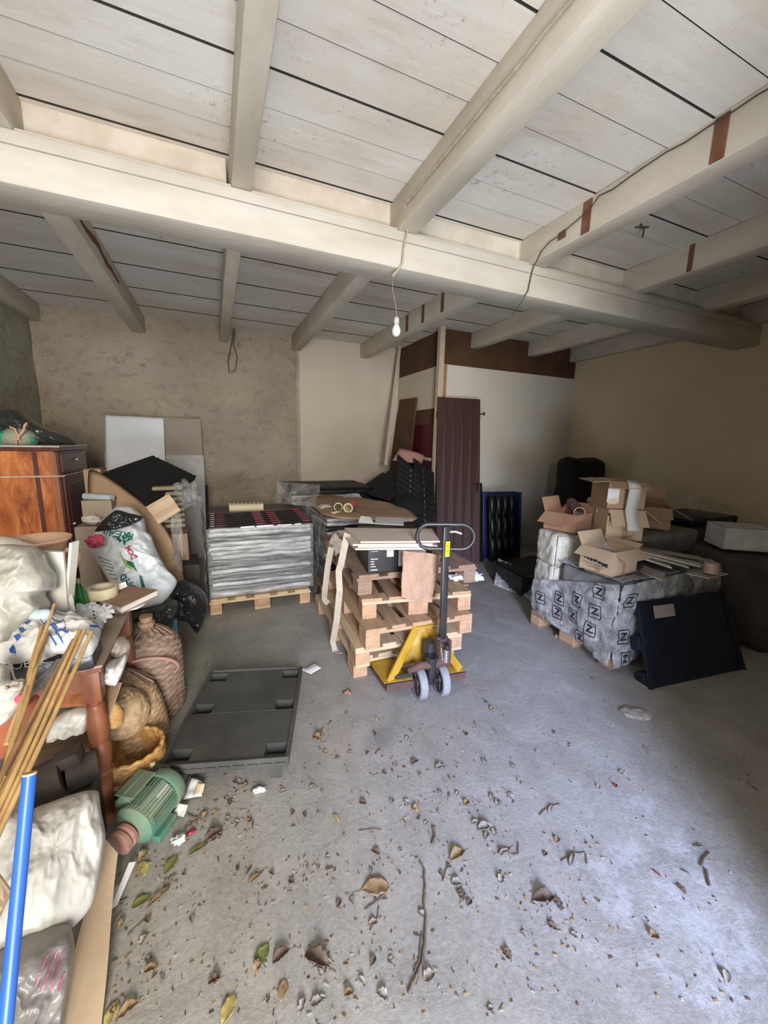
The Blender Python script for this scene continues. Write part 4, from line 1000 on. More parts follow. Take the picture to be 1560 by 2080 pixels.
ql = [V((2.575, 2.50, .15)), V((2.53, 1.685, .045)), V((2.545, 1.69, .665)), V((2.575, 2.50, .43))]
shl = shell('wrap_left_side', ql)
qf = [V((2.53, 1.685, .045)), V((3.80, 1.70, .06)), V((3.78, 1.72, .665)), V((2.545, 1.69, .665))]
shf = shell('wrap_front_side', qf, nx=60)
sht = shell('wrap_top', [V((2.54, 1.68, .665)), V((3.80, 1.70, .665)), V((3.78, 2.25, .67)), V((2.56, 2.25, .66))], amp=.015)
# printed marks: dark squares with an angular letter
def mark(u, v, on, q, s_=.085, nrm=(-1, 0, 0), xd=(0, -1, 0)):
    c = q[0].lerp(q[1], u).lerp(q[3].lerp(q[2], u), v)
    fr = frame(c+V(nrm)*.02, xd, (0, 0, 1))
    for (a, b, w_, h_) in ((-.5, 0, .07, 1), (.5, 0, .07, 1), (0, -.5, 1, .07), (0, .5, 1, .07)):
        P4 = [fr @ V(((a+sx*w_/2)*s_, (b+sy*h_/2)*s_*1.2, 0)) for sx, sy in ((-1, -1), (1, -1), (1, 1), (-1, 1))]
        print_patch(on, P4, 'ink_black', wp, 'printed_mark', nrm)
    text('Z', s_*.95, fr, 'ink_black', wp, 'printed_mark', onto=on, bold=True)
for (u, v) in ((.82, .88), (.80, .60), (.76, .32), (.60, .70), (.56, .40), (.38, .62), (.36, .30), (.66, .10), (.15, .5)):
    mark(u, v, shl, ql)
for (u, v) in ((.07, .80), (.07, .35), (.09, .08)): mark(u, v, shf, qf, nrm=(0, -1, 0), xd=(1, 0, 0))
single('crumpled_paper', 'white crumpled paper ball tucked in gap of pallet under wrapped load', 'paper', wad(at(1133, 1297, x=2.60), (.03, .04, .045), 3), 'paper_white', 'all')

# white wrapped bales
for i, (z0, lb) in enumerate(((.325, 'lower white film-wrapped bale at left end of the wrapped pallet'), (.60, 'upper white film-wrapped bale carrying the orange-brown box'))):
    bo = thing('wrapped_bale', lb, 'bale', (2.8, 2.55, z0))
    hh = .275
    b = MB().box((2.79, 2.385, z0+hh/2), (.40, .27, hh-.006), (0, 0, R(-14)), bevel=.03)
    es = [e for e in b.bm.edges if e.calc_length() > .15]; bmesh.ops.subdivide_edges(b.bm, edges=es, cuts=16, use_grid_fill=True)
    for v in b.bm.verts: v.co += (v.co-V((2.79, 2.385, z0+hh/2))).normalized()*.014*crease(v.co, 9, 3, i)
    b.build('bale_body', 'kapok', bo, 'all')
    rb_ = MB().patch([at(1128, 1146-(-52 if i == 0 else 0), y=2.29) if False else V((2.57, 2.285, z0+.01)), V((2.95, 2.19, z0+.01)), V((2.95, 2.19, z0+hh-.01)), V((2.57, 2.285, z0+hh-.01))], 60, 6, .012, lambda u, v, p: .006*math.sin(u*150)+.01*noise.noise(p*8))
    rb_.build('ribbed_cover', 'cellulose', bo, 'all')

# cartons on the load.  D: left, orange-brown
dz = .885
carton('open_carton', 'open orange-brown carton holding rolled sheets on the white bales', (2.70, 2.24, dz), R(14), .28, .28, .155, 'kraft_red', (('L', 125, .14), ('F', 8, .0001), ('R', 62, .12), ('B', 20, .12)))
# its contents
r1 = MB(); 
def roll_(c0, c1, r, t, m_, name, lb, seed=0):
    o_ = thing(name, lb, 'roll', c0)
    d = V(c1)-V(c0); mm = Matrix.Translation(c0) @ d.to_track_quat('Z', 'Y').to_matrix().to_4x4()
    MB().lathe([(r-t, 0), (r, 0), (r, d.length), (r-t, d.length), (r-t, 0)], mm, 24, cap=False).build('roll_body', m_, o_, True); return o_, mm, d.length, r
ro, mm, Ln, rr = roll_((2.80, 2.30, dz+.165), (3.02, 2.58, dz+.20), .045, .004, 'pale_card', 'printed_roll', 'rolled sheet with dark red printed bands in the orange-brown carton')
for k in range(5): MB().lathe([(rr+.001, .02+k*.07), (rr+.001, .07+k*.07)], mm, 24, cap=False).build('red_band', 'maroon_board', ro, True)
roll_((2.98, 2.24, dz+.185), (3.20, 2.52, dz+.22), .036, .006, 'plank_grey', 'grey_roll', 'grey rolled sheet with open end in the orange-brown carton')
gs = MB().patch([V((3.02, 2.22, dz+.14)), V((3.12, 2.25, dz+.15)), V((3.34, 2.40, dz+.28)), V((3.26, 2.44, dz+.28))], 10, 8, .004, lambda u, v, p: .03*math.sin(v*5+u))
single('curled_sheet', 'curled pale sheet rising between grey roll and upper carton', 'paper', gs, 'pale_card', 'all')

# B + C: two cartons stacked in the middle
Bz = .87
B1 = carton('open_carton', 'light brown open carton under the upper middle carton, flaps hanging out', (2.84, 2.07, Bz), R(-32), .27, .34, .245, 'kraft_light', (('F', 140, .15), ('R', 128, .17)))
TB = chain(B1)
MB().box((.05, -.003, .205), (.10, .002, .02)).build('print_line', 'ink_black', B1, world=False)
MB().box((.065, -.003, .17), (.09, .002, .006)).build('print_line', 'ink_black', B1, world=False)
MB().box((.14, -.003, .07), (.035, .002, .14)).build('packing_tape', 'kraft', B1, world=False)
MB().box((.273, .06, .12), (.002, .07, .19)).build('shipping_label', 'label_white', B1, world=False)
MB().box((.274, .06, .055), (.002, .05, .03)).build('barcode', 'ink_black', B1, world=False)
C1 = carton('open_carton', 'upper middle carton with white labels, standing on another carton', (2.83, 2.08, Bz+.25), R(-32), .27, .36, .215, 'kraft', (('F', 115, .10), ('L', 95, .12)))
MB().box((.035, -.003, .105), (.085, .002, .11)).build('shipping_label', 'label_white', C1, world=False)
MB().box((.035, -.0045, .06), (.06, .002, .045)).build('label_print', 'masking_tape', C1, world=False)
MB().box((.273, .07, .155), (.002, .10, .10)).build('shipping_label', 'label_white', C1, world=False)
TC = chain(C1)
wt = MB().ribbon([TC @ V(p) for p in ((.15, -.02, .232), (.145, -.085, .19), (.15, -.088, .16), (.152, -.06, .0), (.15, -.13, -.11), (.15, -.145, -.14))], .085, TC.to_3x3() @ V((1, 0, 0)), .003)
single('white_strip', 'long white paper strip hanging down over the two stacked middle cartons', 'paper', wt, 'paper_white', 'all')
# A: front carton
A1 = carton('open_carton', 'front open light carton with black print on the wrapped load', (2.555, 1.775, .685), R(4), .29, .26, .18, 'kraft_light', (('F', 120, .10), ('L', 124, .10), ('B', 28, .10), ('R', 60, .06)))
TA = chain(A1)
for k, (yy, w_, h_) in enumerate(((.215, .018, .035), (.19, .018, .035), (.165, .02, .032), (.135, .028, .02), (.10, .03, .016), (.06, .045, .02))): MB().box((-.002, yy, .105-.006*k), (.001, w_, h_)).build('printed_block', 'ink_black', A1, world=False)
for k in range(3): MB().box((-.002, .13, .062-.014*k), (.001, .20-.05*k, .003)).build('print_line', 'ink_black', A1, world=False)
MB().box((-.002, .11, .03), (.001, .035, .06)).build('packing_tape', 'kraft', A1, world=False)
MB().box((.13, -.002, .05), (.035, .001, .10)).build('packing_tape', 'kraft', A1, world=False)
# long flat planks in a bundle
rnd = random.Random(5)
for i in range(9):
    a = V((2.70+.015*i+rnd.uniform(-.02, .02), 2.18-.02*i, .868-.010*i+.0)); b = at(1420+rnd.uniform(-35, 10)-(i % 3)*22, 1140+rnd.uniform(-8, 12), z=.73-.003*i)
    q = MB().ribbon([a, a.lerp(b, .5)+V((0, 0, .01)), b], .075, (.55, .8, .1), .009)
    single('flat_strip', ['topmost long pale strip of the bundle lying across the wrapped load', 'second long pale strip of the bundle lying across the load', 'third long pale strip of the bundle lying across the load', 'fourth long pale strip of the bundle lying across the load', 'fifth long pale strip of the bundle lying across the load', 'sixth long pale strip of the bundle lying across the load', 'seventh long pale strip of the bundle lying across the load', 'eighth long pale strip of the bundle lying across the load', 'lowest long pale strip of the bundle lying across the load'][i], 'strip', q, 'plank_grey' if i % 2 else 'cellulose', group='long flat strips across the wrapped load')
sl = MB().patch([at(1300, 1160, z=.69), at(1345, 1178, z=.69), at(1352, 1165, z=.70), at(1308, 1148, z=.71)], 3, 3, .012); single('flat_slab', 'short pale slab lying on the wrap right of front carton', 'slab', sl, 'plank_grey')
# second load behind at right, film wrapped, with carton E
w2 = thing('film_block', 'grey film-wrapped block on the wrapped load carrying the brown cartons', 'block', (3.7, 2.3, .67))
b = lump(MB().box((3.60, 2.36, .775), (.84, .66, .20), bevel=.02), 12, .012)
b.build('wrapped_goods', 'smoky_film', w2, 'all')
E1 = carton('open_carton', 'brown open carton with spread flaps on grey film load at right', (3.52, 2.24, .878), R(-50), .22, .32, .20, 'kraft', (('F', 125, .14), ('R', 120, .18), ('B', 15, .16), ('L', 20, .15)))
for k in (0, 1): MB().box((.06+.09*k, -.002, .13), (.07, .001, .03)).build('print_block', 'ink_black', E1, world=False)
carton('open_carton', 'dark open carton with raised pointed flap behind the brown one', (3.34, 2.50, .878), R(-40), .30, .3, .26, 'kraft', (('F', 70, .15), ('L', 25, .18), ('B', 10, .16)))
fl_ = pillow([at(1440, 1060, y=2.3), at(1400, 1030, y=2.35), at(1400, 1005, y=2.4), at(1440, 1012, y=2.4), at(1480, 1035, y=2.35), at(1480, 1075, y=2.3), at(1440, 1105, y=2.25)], .05, .05, crk=.03, csc=8, rings=14)
single('loose_film', 'crumpled clear film hanging off the right side of brown carton', 'plastic', fl_, 'film_loose', 'all')
# white carton on a dark bulk at far right
w3 = lump(MB().box((4.44, 1.75, .37), (1.08, .74, .74), bevel=.06), 14, .035); single('dark_bulk', 'dark covered bulk under the white carton at right edge', 'pallet load', w3, 'dark_bulk', 'all')
wb = carton('white_carton', 'closed white carton standing on the dark bulk at right edge', (3.96, 1.80, .76), R(-38), .36, .3, .19, 'label_white', open_=False)
tape_roll('tape_roll', 'pinkish tape roll standing at the end of the long strips', at(1443, 1163, z=.70), .045, .033, .075, 'pipe_wrap')
single('white_board', 'small flat white board under the tape roll at right', 'board', MB().patch([at(1395, 1164, z=.685), at(1440, 1174, z=.685), at(1480, 1165, z=.685), at(1432, 1157, z=.685)], 2, 2, .008), 'plank_grey')
# upturned navy pallet with pegs behind white carton
up = thing('upturned_pallet', 'dark navy plastic pallet lying upside down with pegs up behind white carton', 'pallet', (4.75, 2.45, .7))
MB().box((4.72, 2.5, .88), (.8, .5, .05), bevel=.01).build('deck', 'navy_plastic', up)
for px, py0 in ((1483, 1065), (1517, 1066), (1547, 1068)):
    tp = at(px, py0, y=2.30); MB().box((tp.x, 2.30, (tp.z+.88)/2), (.06, .06, tp.z-.88), bevel=.012).build('peg', 'navy_plastic', up)
single('dark_heap', 'dark heap holding the upturned pallet near right wall', 'heap', blob((4.75, 2.65, .42), (.45, .42, .43), crk=.04, csc=5, sub=4, sq=.5), 'dark_bulk', 'all')
# dark blue plastic pallet leaning on the load
dp = thing('plastic_pallet', 'dark navy plastic pallet leaning against front of the wrapped load', 'pallet', (3.0, 1.4, 0))
b0, b1, t1, t0 = at(1322, 1400, z=0), at(1508, 1360, z=0.0), at(1466, 1203, y=1.60), at(1298, 1222, y=1.66)
nrm_ = (b1-b0).cross(t0-b0).normalized()
MB().patch([b0, b1, t1, t0], 16, 16, .03, lambda u, v, p: .004*(math.sin(u*50)*math.sin(v*50) > 0)).build('deck', 'navy_plastic', dp)
for u in (.06, .5, .94):
    for v in (.08, .5, .92):
        c = b0.lerp(b1, u).lerp(t0.lerp(t1, u), v)
        MB().box((0, 0, .0), (.12, .10, .09), mtx=frame(c-nrm_*.07, b1-b0, t0-b0), bevel=.012).build('foot', 'navy_plastic', dp)
for u in (0, 1):
    a_, c_ = (b0, t0) if u == 0 else (b1, t1)
    MB().ribbon([a_+nrm_*.004, c_+nrm_*.004], .035, b1-b0, .02).build('edge_rim', 'navy_plastic', dp)
MB().patch([b0.lerp(b1, .13).lerp(t0.lerp(t1, .13), .78)+nrm_*.012, b0.lerp(b1, .36).lerp(t0.lerp(t1, .36), .78)+nrm_*.012, b0.lerp(b1, .36).lerp(t0.lerp(t1, .36), .93)+nrm_*.012, b0.lerp(b1, .13).lerp(t0.lerp(t1, .13), .93)+nrm_*.012], 1, 1, .002).build('paper_label', 'grey_brown_board', dp)
# ================================================================== left side
# black plastic display pallet on the floor
q0, q1, q2, q3 = at(325, 1560, z=.14), at(583, 1541, z=.14), at(583, 1357, z=.14), at(391, 1370, z=.14)
bp = thing('plastic_pallet', 'dusty black plastic pallet with corner pockets on the floor, left of centre', 'pallet', (.03, 2.05, 0))
c_ = (q0+q1+q2+q3)/4
ex = (q1-q0).normalized(); W_ = (q1-q0).length; ey = V((-ex.y, ex.x, 0)); L_ = ((q2-q1).length+(q3-q0).length)/2
fr = frame(q0+V((0, 0, 0)), ex, ey)
poc = []
for v in (.035, .47, .86):
    for u in (.02, .80): poc.append((u*W_, v*L_, .18*W_, .105*L_))
# deck built from strips around the pockets
xs = sorted({0, W_} | {a for p in poc for a in (p[0], p[0]+p[2])}); ys = sorted({0, L_} | {a for p in poc for a in (p[1], p[1]+p[3])})
dk = MB()
for i in range(len(xs)-1):
    for j in range(len(ys)-1):
        cx, cy = (xs[i]+xs[i+1])/2, (ys[j]+ys[j+1])/2
        if any(p[0] < cx < p[0]+p[2] and p[1] < cy < p[1]+p[3] for p in poc): continue
        dk.box((cx, cy, -.012), (xs[i+1]-xs[i], ys[j+1]-ys[j], .024), mtx=fr)
dk.build('deck', 'dusty_black_plastic', bp)
rm = MB()
for a, b, c, d in ((0, -.004, W_, .010), (0, L_-.006, W_, .010), (-.004, 0, .010, L_), (W_-.006, 0, .010, L_)): rm.box((a+c/2, b+d/2, -.014), (c+.006, d, .05), mtx=fr, bevel=.002)
rm.box((W_/2, L_*.47, .001), (W_*.62, .006, .002), mtx=fr)
rm.build('rim', 'dusty_black_plastic', bp)
for k, (x, y, w, d) in enumerate(poc):
    f_ = MB(); t = .006; dp_ = .138
    # hollow tapered foot = pocket seen from above
    tp_ = [(x, y), (x+w, y), (x+w, y+d), (x, y+d)]; bt_ = [(x+.025, y+.015), (x+w-.025, y+.015), (x+w-.025, y+d-.015), (x+.025, y+d-.015)]
    vt = [f_.bm.verts.new(fr @ V((a, b, 0))) for a, b in tp_]; vb = [f_.bm.verts.new(fr @ V((a, b, -dp_))) for a, b in bt_]
    for i in range(4): f_.bm.faces.new((vt[i], vt[(i+1) % 4], vb[(i+1) % 4], vb[i]))
    f_.bm.faces.new(vb)
    f_.box((x+w/2, y+d/2, -.055), (w*.9, .006, .05), mtx=fr)
    f_.build('foot_pocket', 'dusty_black_plastic', bp)
lip = MB()
for k in range(9): lip.box((W_*(k+.5)/9, -.006, -.018), (W_/9-.012, .012, .014), mtx=fr, bevel=.002)
lip.build('front_lip', 'dusty_black_plastic', bp)

# ---- tall cabinet against the left wall
cb = thing('cabinet', 'tall flame walnut cabinet with marble top tied round with jute rope', 'cabinet', (-1.5, 4.3, 0))
x1 = -1.15; y0_, y1_ = 4.06, 4.62; x0 = -1.84
Zt = at(122, 905, x=x1).z
a_ = at(122, 1000, x=x1); b_ = at(171, 950, x=x1); y0_, y1_ = a_.y, b_.y
MB().box(((x0+x1)/2, (y0_+y1_)/2, .22+(Zt-.24)/2), (x1-x0-.01, y1_-y0_, Zt-.26), bevel=.004).build('carcass', 'flame', cb)
MB().box(((x0+x1)/2, (y0_+y1_)/2, .11), (x1-x0+.02, y1_-y0_+.03, .22), bevel=.006).build('plinth', 'dark_walnut', cb)
for zz in (.215, .29): MB().box(((x0+x1)/2+.01, (y0_+y1_)/2, zz), (x1-x0+.04, y1_-y0_+.045, .022), bevel=.006).build('plinth_moulding', 'walnut_trim', cb)
MB().box(((x0+x1)/2+.01, (y0_+y1_)/2, Zt-.028), (x1-x0+.05, y1_-y0_+.05, .03), bevel=.008).build('top_moulding', 'dark_walnut', cb)
MB().box(((x0+x1)/2+.01, (y0_+y1_)/2, Zt-.006), (x1-x0+.06, y1_-y0_+.06, .014), bevel=.003).build('marble_top', 'marble', cb, label='pale marble top')
fz0, fz1 = .31, Zt-.05
MB().box((x1+.004, (y0_+y1_)/2, (fz0+fz1)/2), (.02, y1_-y0_-.01, fz1-fz0)).build('front_frame', 'dark_walnut', cb)
MB().box((x1-.02, y0_-.004, (fz0+fz1)/2), (.05, .014, fz1-fz0), bevel=.003).build('side_stile', 'walnut_trim', cb)
MB().box((x1-.13, y0_-.002, (fz0+fz1)/2), (.03, .010, fz1-fz0), bevel=.002).build('side_stile', 'dark_walnut', cb)
MB().box((x1+.018, y1_-.03, (fz0+fz1)/2), (.02, .03, fz1-fz0), bevel=.004).build('corner_column', 'walnut_trim', cb)
dzt = Zt-.055
dr = MB().box((x1+.02, (y0_+y1_)/2-.005, dzt-.085), (.018, y1_-y0_-.10, .15), bevel=.004).build('drawer', 'dark_walnut', cb)
kb_ = at(139, 935, x=x1+.03)
MB().lathe([(.006, 0), (.007, .008), (.014, .014), (.013, .022), (.0, .027)], Matrix.Translation((x1+.028, (y0_+y1_)/2, kb_.z)) @ rot(0, R(90)), 16).build('knob', 'brass', dr, True)
do = MB().box((x1+.02, (y0_+y1_)/2-.005, (fz0+.03+dzt-.19)/2), (.018, y1_-y0_-.10, dzt-.19-fz0-.03), bevel=.004).build('door', 'dark_walnut', cb)
MB().box((x1+.028, (y0_+y1_)/2-.005, (fz0+.03+dzt-.19)/2), (.012, y1_-y0_-.22, dzt-.32-fz0-.03), bevel=.005).build('door_panel', 'dark_walnut', do)
kd = at(143, 1066, x=x1+.03)
MB().lathe([(.006, 0), (.007, .008), (.015, .014), (.013, .024), (.0, .029)], Matrix.Translation((x1+.028, y0_+.09, kd.z)) @ rot(0, R(90)), 16).build('knob', 'brass', do, True)
rz_ = at(122, 967, x=x1).z
rp = [(x0+.02, y0_-.014), (x1+.01, y0_-.014), (x1+.036, y0_+.01), (x1+.036, y1_+.01), (x1+.01, y1_+.014), (x0+.02, y1_+.014)]
single('jute_rope', 'thin jute rope tied round the tall walnut cabinet', 'rope', MB().tube([V((a, b, rz_+.004*math.sin(i))) for i, (a, b) in enumerate(rp)], .007, 8), 'jute', True)
# things on cabinet
sb = pillow([at(-30, 905, y=4.3), at(-25, 850, y=4.3), at(5, 832, y=4.3), at(40, 834, y=4.3), at(62, 852, y=4.3), at(95, 870, y=4.3), at(130, 882, y=4.3), at(155, 903, y=4.3), at(60, 905, y=4.3)], .12, .10, crk=.05, csc=5, rings=20, n=100)
single('dark_bag', 'shiny translucent dark plastic bag lying on top of the tall cabinet', 'bag', sb, 'smoky_bag', 'all')
gbp = at(40, 903, y=4.16)
gb_ = MB().lathe([(.03, 0), (.115, .005), (.125, .03), (.115, .08), (.085, .115), (.05, .13), (.0, .135)], Matrix.Translation((gbp.x, gbp.y, Zt)), 32)
single('glass_bowl', 'upturned greenish glass bowl on cabinet top under orange cord', 'bowl', gb_, 'bowl_glass', 'all')
gp = at(12, 890, y=4.10)
single('green_net', 'bright green folded netting on cabinet top at left edge', 'netting', blob((gp.x, gp.y, Zt+.035), (.17, .03, .05), crk=.03, csc=14, sub=4, seed=1), 'green_net', 'all')
oc = [at(20, 867, y=4.02), at(30, 871, y=4.02), at(33, 878, y=4.02), at(39, 886, y=4.02), at(33, 894, y=4.02), at(33, 903, y=4.02)]
single('orange_string', 'knotted orange cord standing up in front of the glass bowl', 'cord', MB().tube(oc, .007, 8).tube([at(39, 886, y=4.02), at(48, 874, y=4.02), at(50, 864, y=4.02), at(55, 859, y=4.02)], .008, 8).tube([at(28, 893, y=4.02), at(41, 891, y=4.02)], .010, 8), 'orange_cord', True)

# ---- heap between cabinet and wrapped stack
# leaning large cardboard
cbp = [(180, 955), (232, 978), (290, 1022), (330, 1065), (352, 1100), (362, 1130), (376, 1180), (378, 1225), (300, 1240), (220, 1200), (185, 1080)]
kk = pillow([at(x, y, y=3.95-.35*(y-950)/280) for x, y in cbp], .006, .006, crk=.004, csc=5, rings=8, n=80, pw=20)
single('leaning_cardboard', 'large curved brown cardboard sheet leaning behind the white compost bag', 'cardboard', kk, 'kraft', 'all')
# black sheets stack, tilted
dm = [(203, 962), (310, 925), (399, 967), (305, 1020)]
for i in range(5):
    yy = [4.0, 4.45, 4.3, 3.85]
    off = V((-.012*i, .0, -.022*i))
    c4_ = [at(a, b, y=c)+off for (a, b), c in zip(dm, yy)]
    mb2 = MB().patch([c4_[0], c4_[3], c4_[2], c4_[1]], 30, 30, .014, lambda u, v, p: .004*math.sin(u*60) if i == 0 else 0)
    single('black_sheet', ['topmost black sheet of the tilted pile left of silver stack', 'second black sheet of the tilted pile left of silver stack', 'middle black sheet of the tilted pile left of silver stack', 'fourth black sheet of the tilted pile left of silver stack', 'lowest black sheet of the tilted pile left of silver stack'][i], 'plastic sheet', mb2, 'matt_black', group='tilted black sheets left of the silver stack')
et = thing('tray_stack', 'stack of yellowish ribbed trays under the tilted black sheets', 'stack', (-.35, 4.1, 0))
for i in range(8):
    a = at(366, 985, y=4.1)
    MB().box((a.x-.11, 4.14, 1.14-.05*i), (.25, .3, .036), (0, 0, .1), bevel=.014).build('tray', 'egg_tray', et, True)
for i in range(3): MB().box((-.42, 4.2, .35-.0*i), (.3, .3, .7) if i == 0 else (.01, .01, .01)).build('carton_base', 'kraft', et) if i == 0 else None
sm = MB().patch([at(322, 1064, y=3.45), at(367, 1036, y=3.45), at(343, 1003, y=3.55), at(296, 1030, y=3.55)], 6, 6, .012, lambda u, v, p: .006*math.sin(v*9))
single('cardboard_piece', 'small square pale cardboard piece perched in front of black sheets', 'cardboard', sm, 'kraft_light')
for (o_, lb, cc, s_, sd) in (((380, 1005, 3.95), 'crumpled clear film bundle beside the yellowish trays', None, (.11, .10, .14), 2), ((362, 1100, 3.6), 'long crumpled clear film hanging beside the leaning cardboard', None, (.05, .08, .30), 5)):
    single('film_bundle', lb, 'plastic', wad(at(o_[0], o_[1], y=o_[2]), s_, sd, .28, 4), 'film_loose', 'all')
single('dark_crate_side', 'dark wooden crate standing behind heap, beside the silver stack', 'crate', MB().box((-.36, 4.05, .22), (.34, .4, .44), (0, 0, .1), bevel=.01), 'dark_machine')
# pale blue tube, carton and pot behind the bag
single('pale_blue_tube', 'pale blue tube lying over a small carton right of the cabinet', 'tube', MB().tube([at(172, 1008, y=3.85), at(228, 1012, y=3.75)], .028, 12), 'pale_blue', True)
carton('small_carton', 'small plain carton under the pale blue tube beside the cabinet', (at(176, 1060, y=3.8).x, 3.72, at(176, 1056, y=3.8).z), -.05, .20, .18, .17, 'kraft_grey', open_=False)
carton('small_carton', 'dark brown carton beside the cabinet above the small plain one', (at(176, 998, y=3.98).x, 3.95, at(176, 1010, y=3.98).z), -.05, .12, .16, .24, 'kraft', open_=False)
single('carton_stack', 'plain brown cartons supporting the heap beside the cabinet', 'box', MB().box((-.83, 3.9, .44), (.42, .36, .88), (0, 0, -.05), bevel=.01), 'kraft_grey')
single('crumpled_paper', 'crumpled beige paper below the small carton by the cabinet', 'paper', wad(at(188, 1056, y=3.6), (.07, .06, .04), 5), 'pages', 'all')
# compost bag
bo = [(186, 1128), (188, 1092), (205, 1062), (240, 1030), (268, 1032), (292, 1052), (298, 1082), (308, 1090), (318, 1118), (340, 1158), (360, 1180), (352, 1200), (330, 1225), (290, 1236), (250, 1230), (215, 1170), (196, 1140)]
cbm = pillow([at(x, y, y=3.42-.45*(y-1030)/200) for x, y in bo], .11, .08, crk=.040, csc=5, rings=26, n=130, seed=2)
cbo = thing('compost_bag', 'white printed compost bag with green lettering slumped in front of the cardboard', 'bag', (-.5, 3.15, .3))
cbg = cbm.build('bag_body', 'white_bag', cbo, 'all')
vn = -ray(270, 1130).normalized()
def bagtxt(t, px, py, y, size, ang, m_, sp=1.0, bold=True):
    p_ = at(px, py, y=y); xd = (RT*math.cos(ang)-DN*math.sin(ang)); yd = (RT*-math.sin(ang)-DN*math.cos(ang))
    text(t, size, frame(p_, xd, yd), m_, cbo, onto=cbg, bold=bold, spacing=sp)
bagtxt('TE', 229, 1096, 3.0, .068, R(122), 'ink_green')
bagtxt('RREAU', 203, 1087, 3.0, .062, R(165), 'ink_green')
bagtxt('DCM', 256, 1124, 3.0, .045, R(124), 'ink_red')
bagtxt('BLOND', 277, 1187, 3.0, .056, R(120), 'ink_green')
P5 = [at(x, y, y=3.0) for x, y in ((250, 1134), (258, 1139), (270, 1142), (279, 1161), (262, 1148))]
print_patch(cbg, P5, 'ink_green', cbo, 'leaf_logo', vn)
P5 = [at(x, y, y=3.0) for x, y in ((241, 1118), (252, 1138), (270, 1157), (279, 1161), (258, 1153), (248, 1138))]
print_patch(cbg, P5, 'ink_lime', cbo, 'leaf_logo', vn)
P5 = [at(x, y, y=3.0) for x, y in ((233, 1089), (238, 1087), (248, 1098), (242, 1101))]
print_patch(cbg, P5, 'ink_green', cbo, 'print_bar', vn)
P5 = [at(x, y, y=3.0) for x, y in ((282, 1167), (288, 1170), (296, 1198), (289, 1200))]
print_patch(cbg, P5, 'ink_green', cbo, 'print_bar', vn)
for k in range(6):
    a = (196+6*k, 1130+9*k); b2_ = (224+3*k, 1140+7*k)
    P5 = [at(a[0], a[1], y=3.0), at(b2_[0], b2_[1], y=3.0), at(b2_[0], b2_[1]+1.2, y=3.0), at(a[0], a[1]+1.2, y=3.0)]; print_patch(cbg, P5, 'layer_dark', cbo, 'line_drawing', vn)
bl_ = pillow([at(x, y, y=3.02) for x, y in ((192, 1080), (205, 1060), (235, 1036), (262, 1042), (292, 1050), (270, 1066), (240, 1074), (212, 1078))], .03, .02, crk=.03, csc=9, rings=12)
bl_.build('black_inside', 'bin_bag', cbo, 'all')
single('pink_lump', 'small magenta pink crumpled bag left of the compost bag', 'bag', wad(at(193, 1100, y=3.0), (.05, .04, .045), 1, .35), 'label_pink', 'all')
# black bin bags on the floor
bb = pillow([at(x, y, y=3.30) for x, y in ((350, 1190), (372, 1178), (398, 1190), (420, 1212), (421, 1240), (404, 1282), (380, 1262), (355, 1252), (345, 1220))], .12, .10, crk=.05, csc=6, rings=22, n=110, seed=4)
single('bin_bag', 'shiny black bin bag slumped on floor left of the silver stack', 'bag', bb, 'bin_bag', 'all')
bb = pillow([at(x, y, y=3.05) for x, y in ((240, 1268), (246, 1240), (290, 1225), (335, 1215), (362, 1222), (360, 1245), (335, 1272), (300, 1282), (260, 1284))], .12, .08, crk=.045, csc=6, rings=20, n=110, seed=9)
single('bin_bag', 'translucent grey-black bag lying under the compost bag', 'bag', bb, 'smoky_bag', 'all')
lb = thing('light_blue_crate', 'light blue plastic crate piece on floor behind the big demijohn', 'crate', (-.45, 2.95, 0))
a, b = at(247, 1300, y=2.9), at(362, 1292, y=2.95)
MB().ribbon([a, at(300, 1292, y=2.9), b], .03, (0, 0, 1), .12).build('crate_bar', 'light_bluebox', lb)
MB().patch([at(348, 1300, y=2.9), at(361, 1296, y=2.9), at(358, 1255, y=3.0), at(352, 1262, y=3.0)], 2, 2, .02).build('crate_wall', 'light_bluebox', lb)
single('white_string', 'thin white cord arching over the light blue crate piece', 'cord', MB().tube([at(245, 1277, y=2.8), at(270, 1280, y=2.8), at(290, 1287, y=2.75), at(320, 1291, y=2.75), at(348, 1305, y=2.7)], .004, 6), 'paper_white', True)

# ---- wicker demijohns and baskets
def weave(k, p, amp):
    def fn(r, z, a): return r + amp*math.sin(2*math.pi*z/p + (math.pi if math.floor(a*k/(2*math.pi)) % 2 else 0))*(.3+.7*abs(math.sin(a*k/2)))
    return fn
def prof(pts, step):
    out = []
    for (r0, z0), (r1, z1) in zip(pts, pts[1:]):
        n_ = max(1, int(abs(z1-z0)/step)+ (2 if abs(z1-z0) < step else 0))
        for i in range(n_): t = i/n_; out.append((r0+(r1-r0)*t, z0+(z1-z0)*t))
    out.append(pts[-1]); return out
def smoothprof(pts, n_=3):
    for _ in range(n_):
        o_ = [pts[0]]
        for a, b in zip(pts, pts[1:]): o_ += [(a[0]*.75+b[0]*.25, a[1]*.75+b[1]*.25), (a[0]*.25+b[0]*.75, a[1]*.25+b[1]*.75)]
        o_.append(pts[-1]); pts = o_
    return pts
dj = thing('demijohn', 'tall demijohn bottle wrapped in grey wicker with a cork stopper', 'demijohn', (-.40, 2.36, 0))
Rb = .165
pr = prof(smoothprof([(.13, 0), (Rb, .02), (Rb, .15), (Rb, .36), (Rb*.98, .43), (.12, .485), (.06, .515), (.045, .525)]), .0045)
MB().lathe(pr, Matrix.Translation((-.40, 2.42, 0)), 110, weave(22, .034, .008)).build('wicker_cover', 'wicker_grey', dj, 'all')
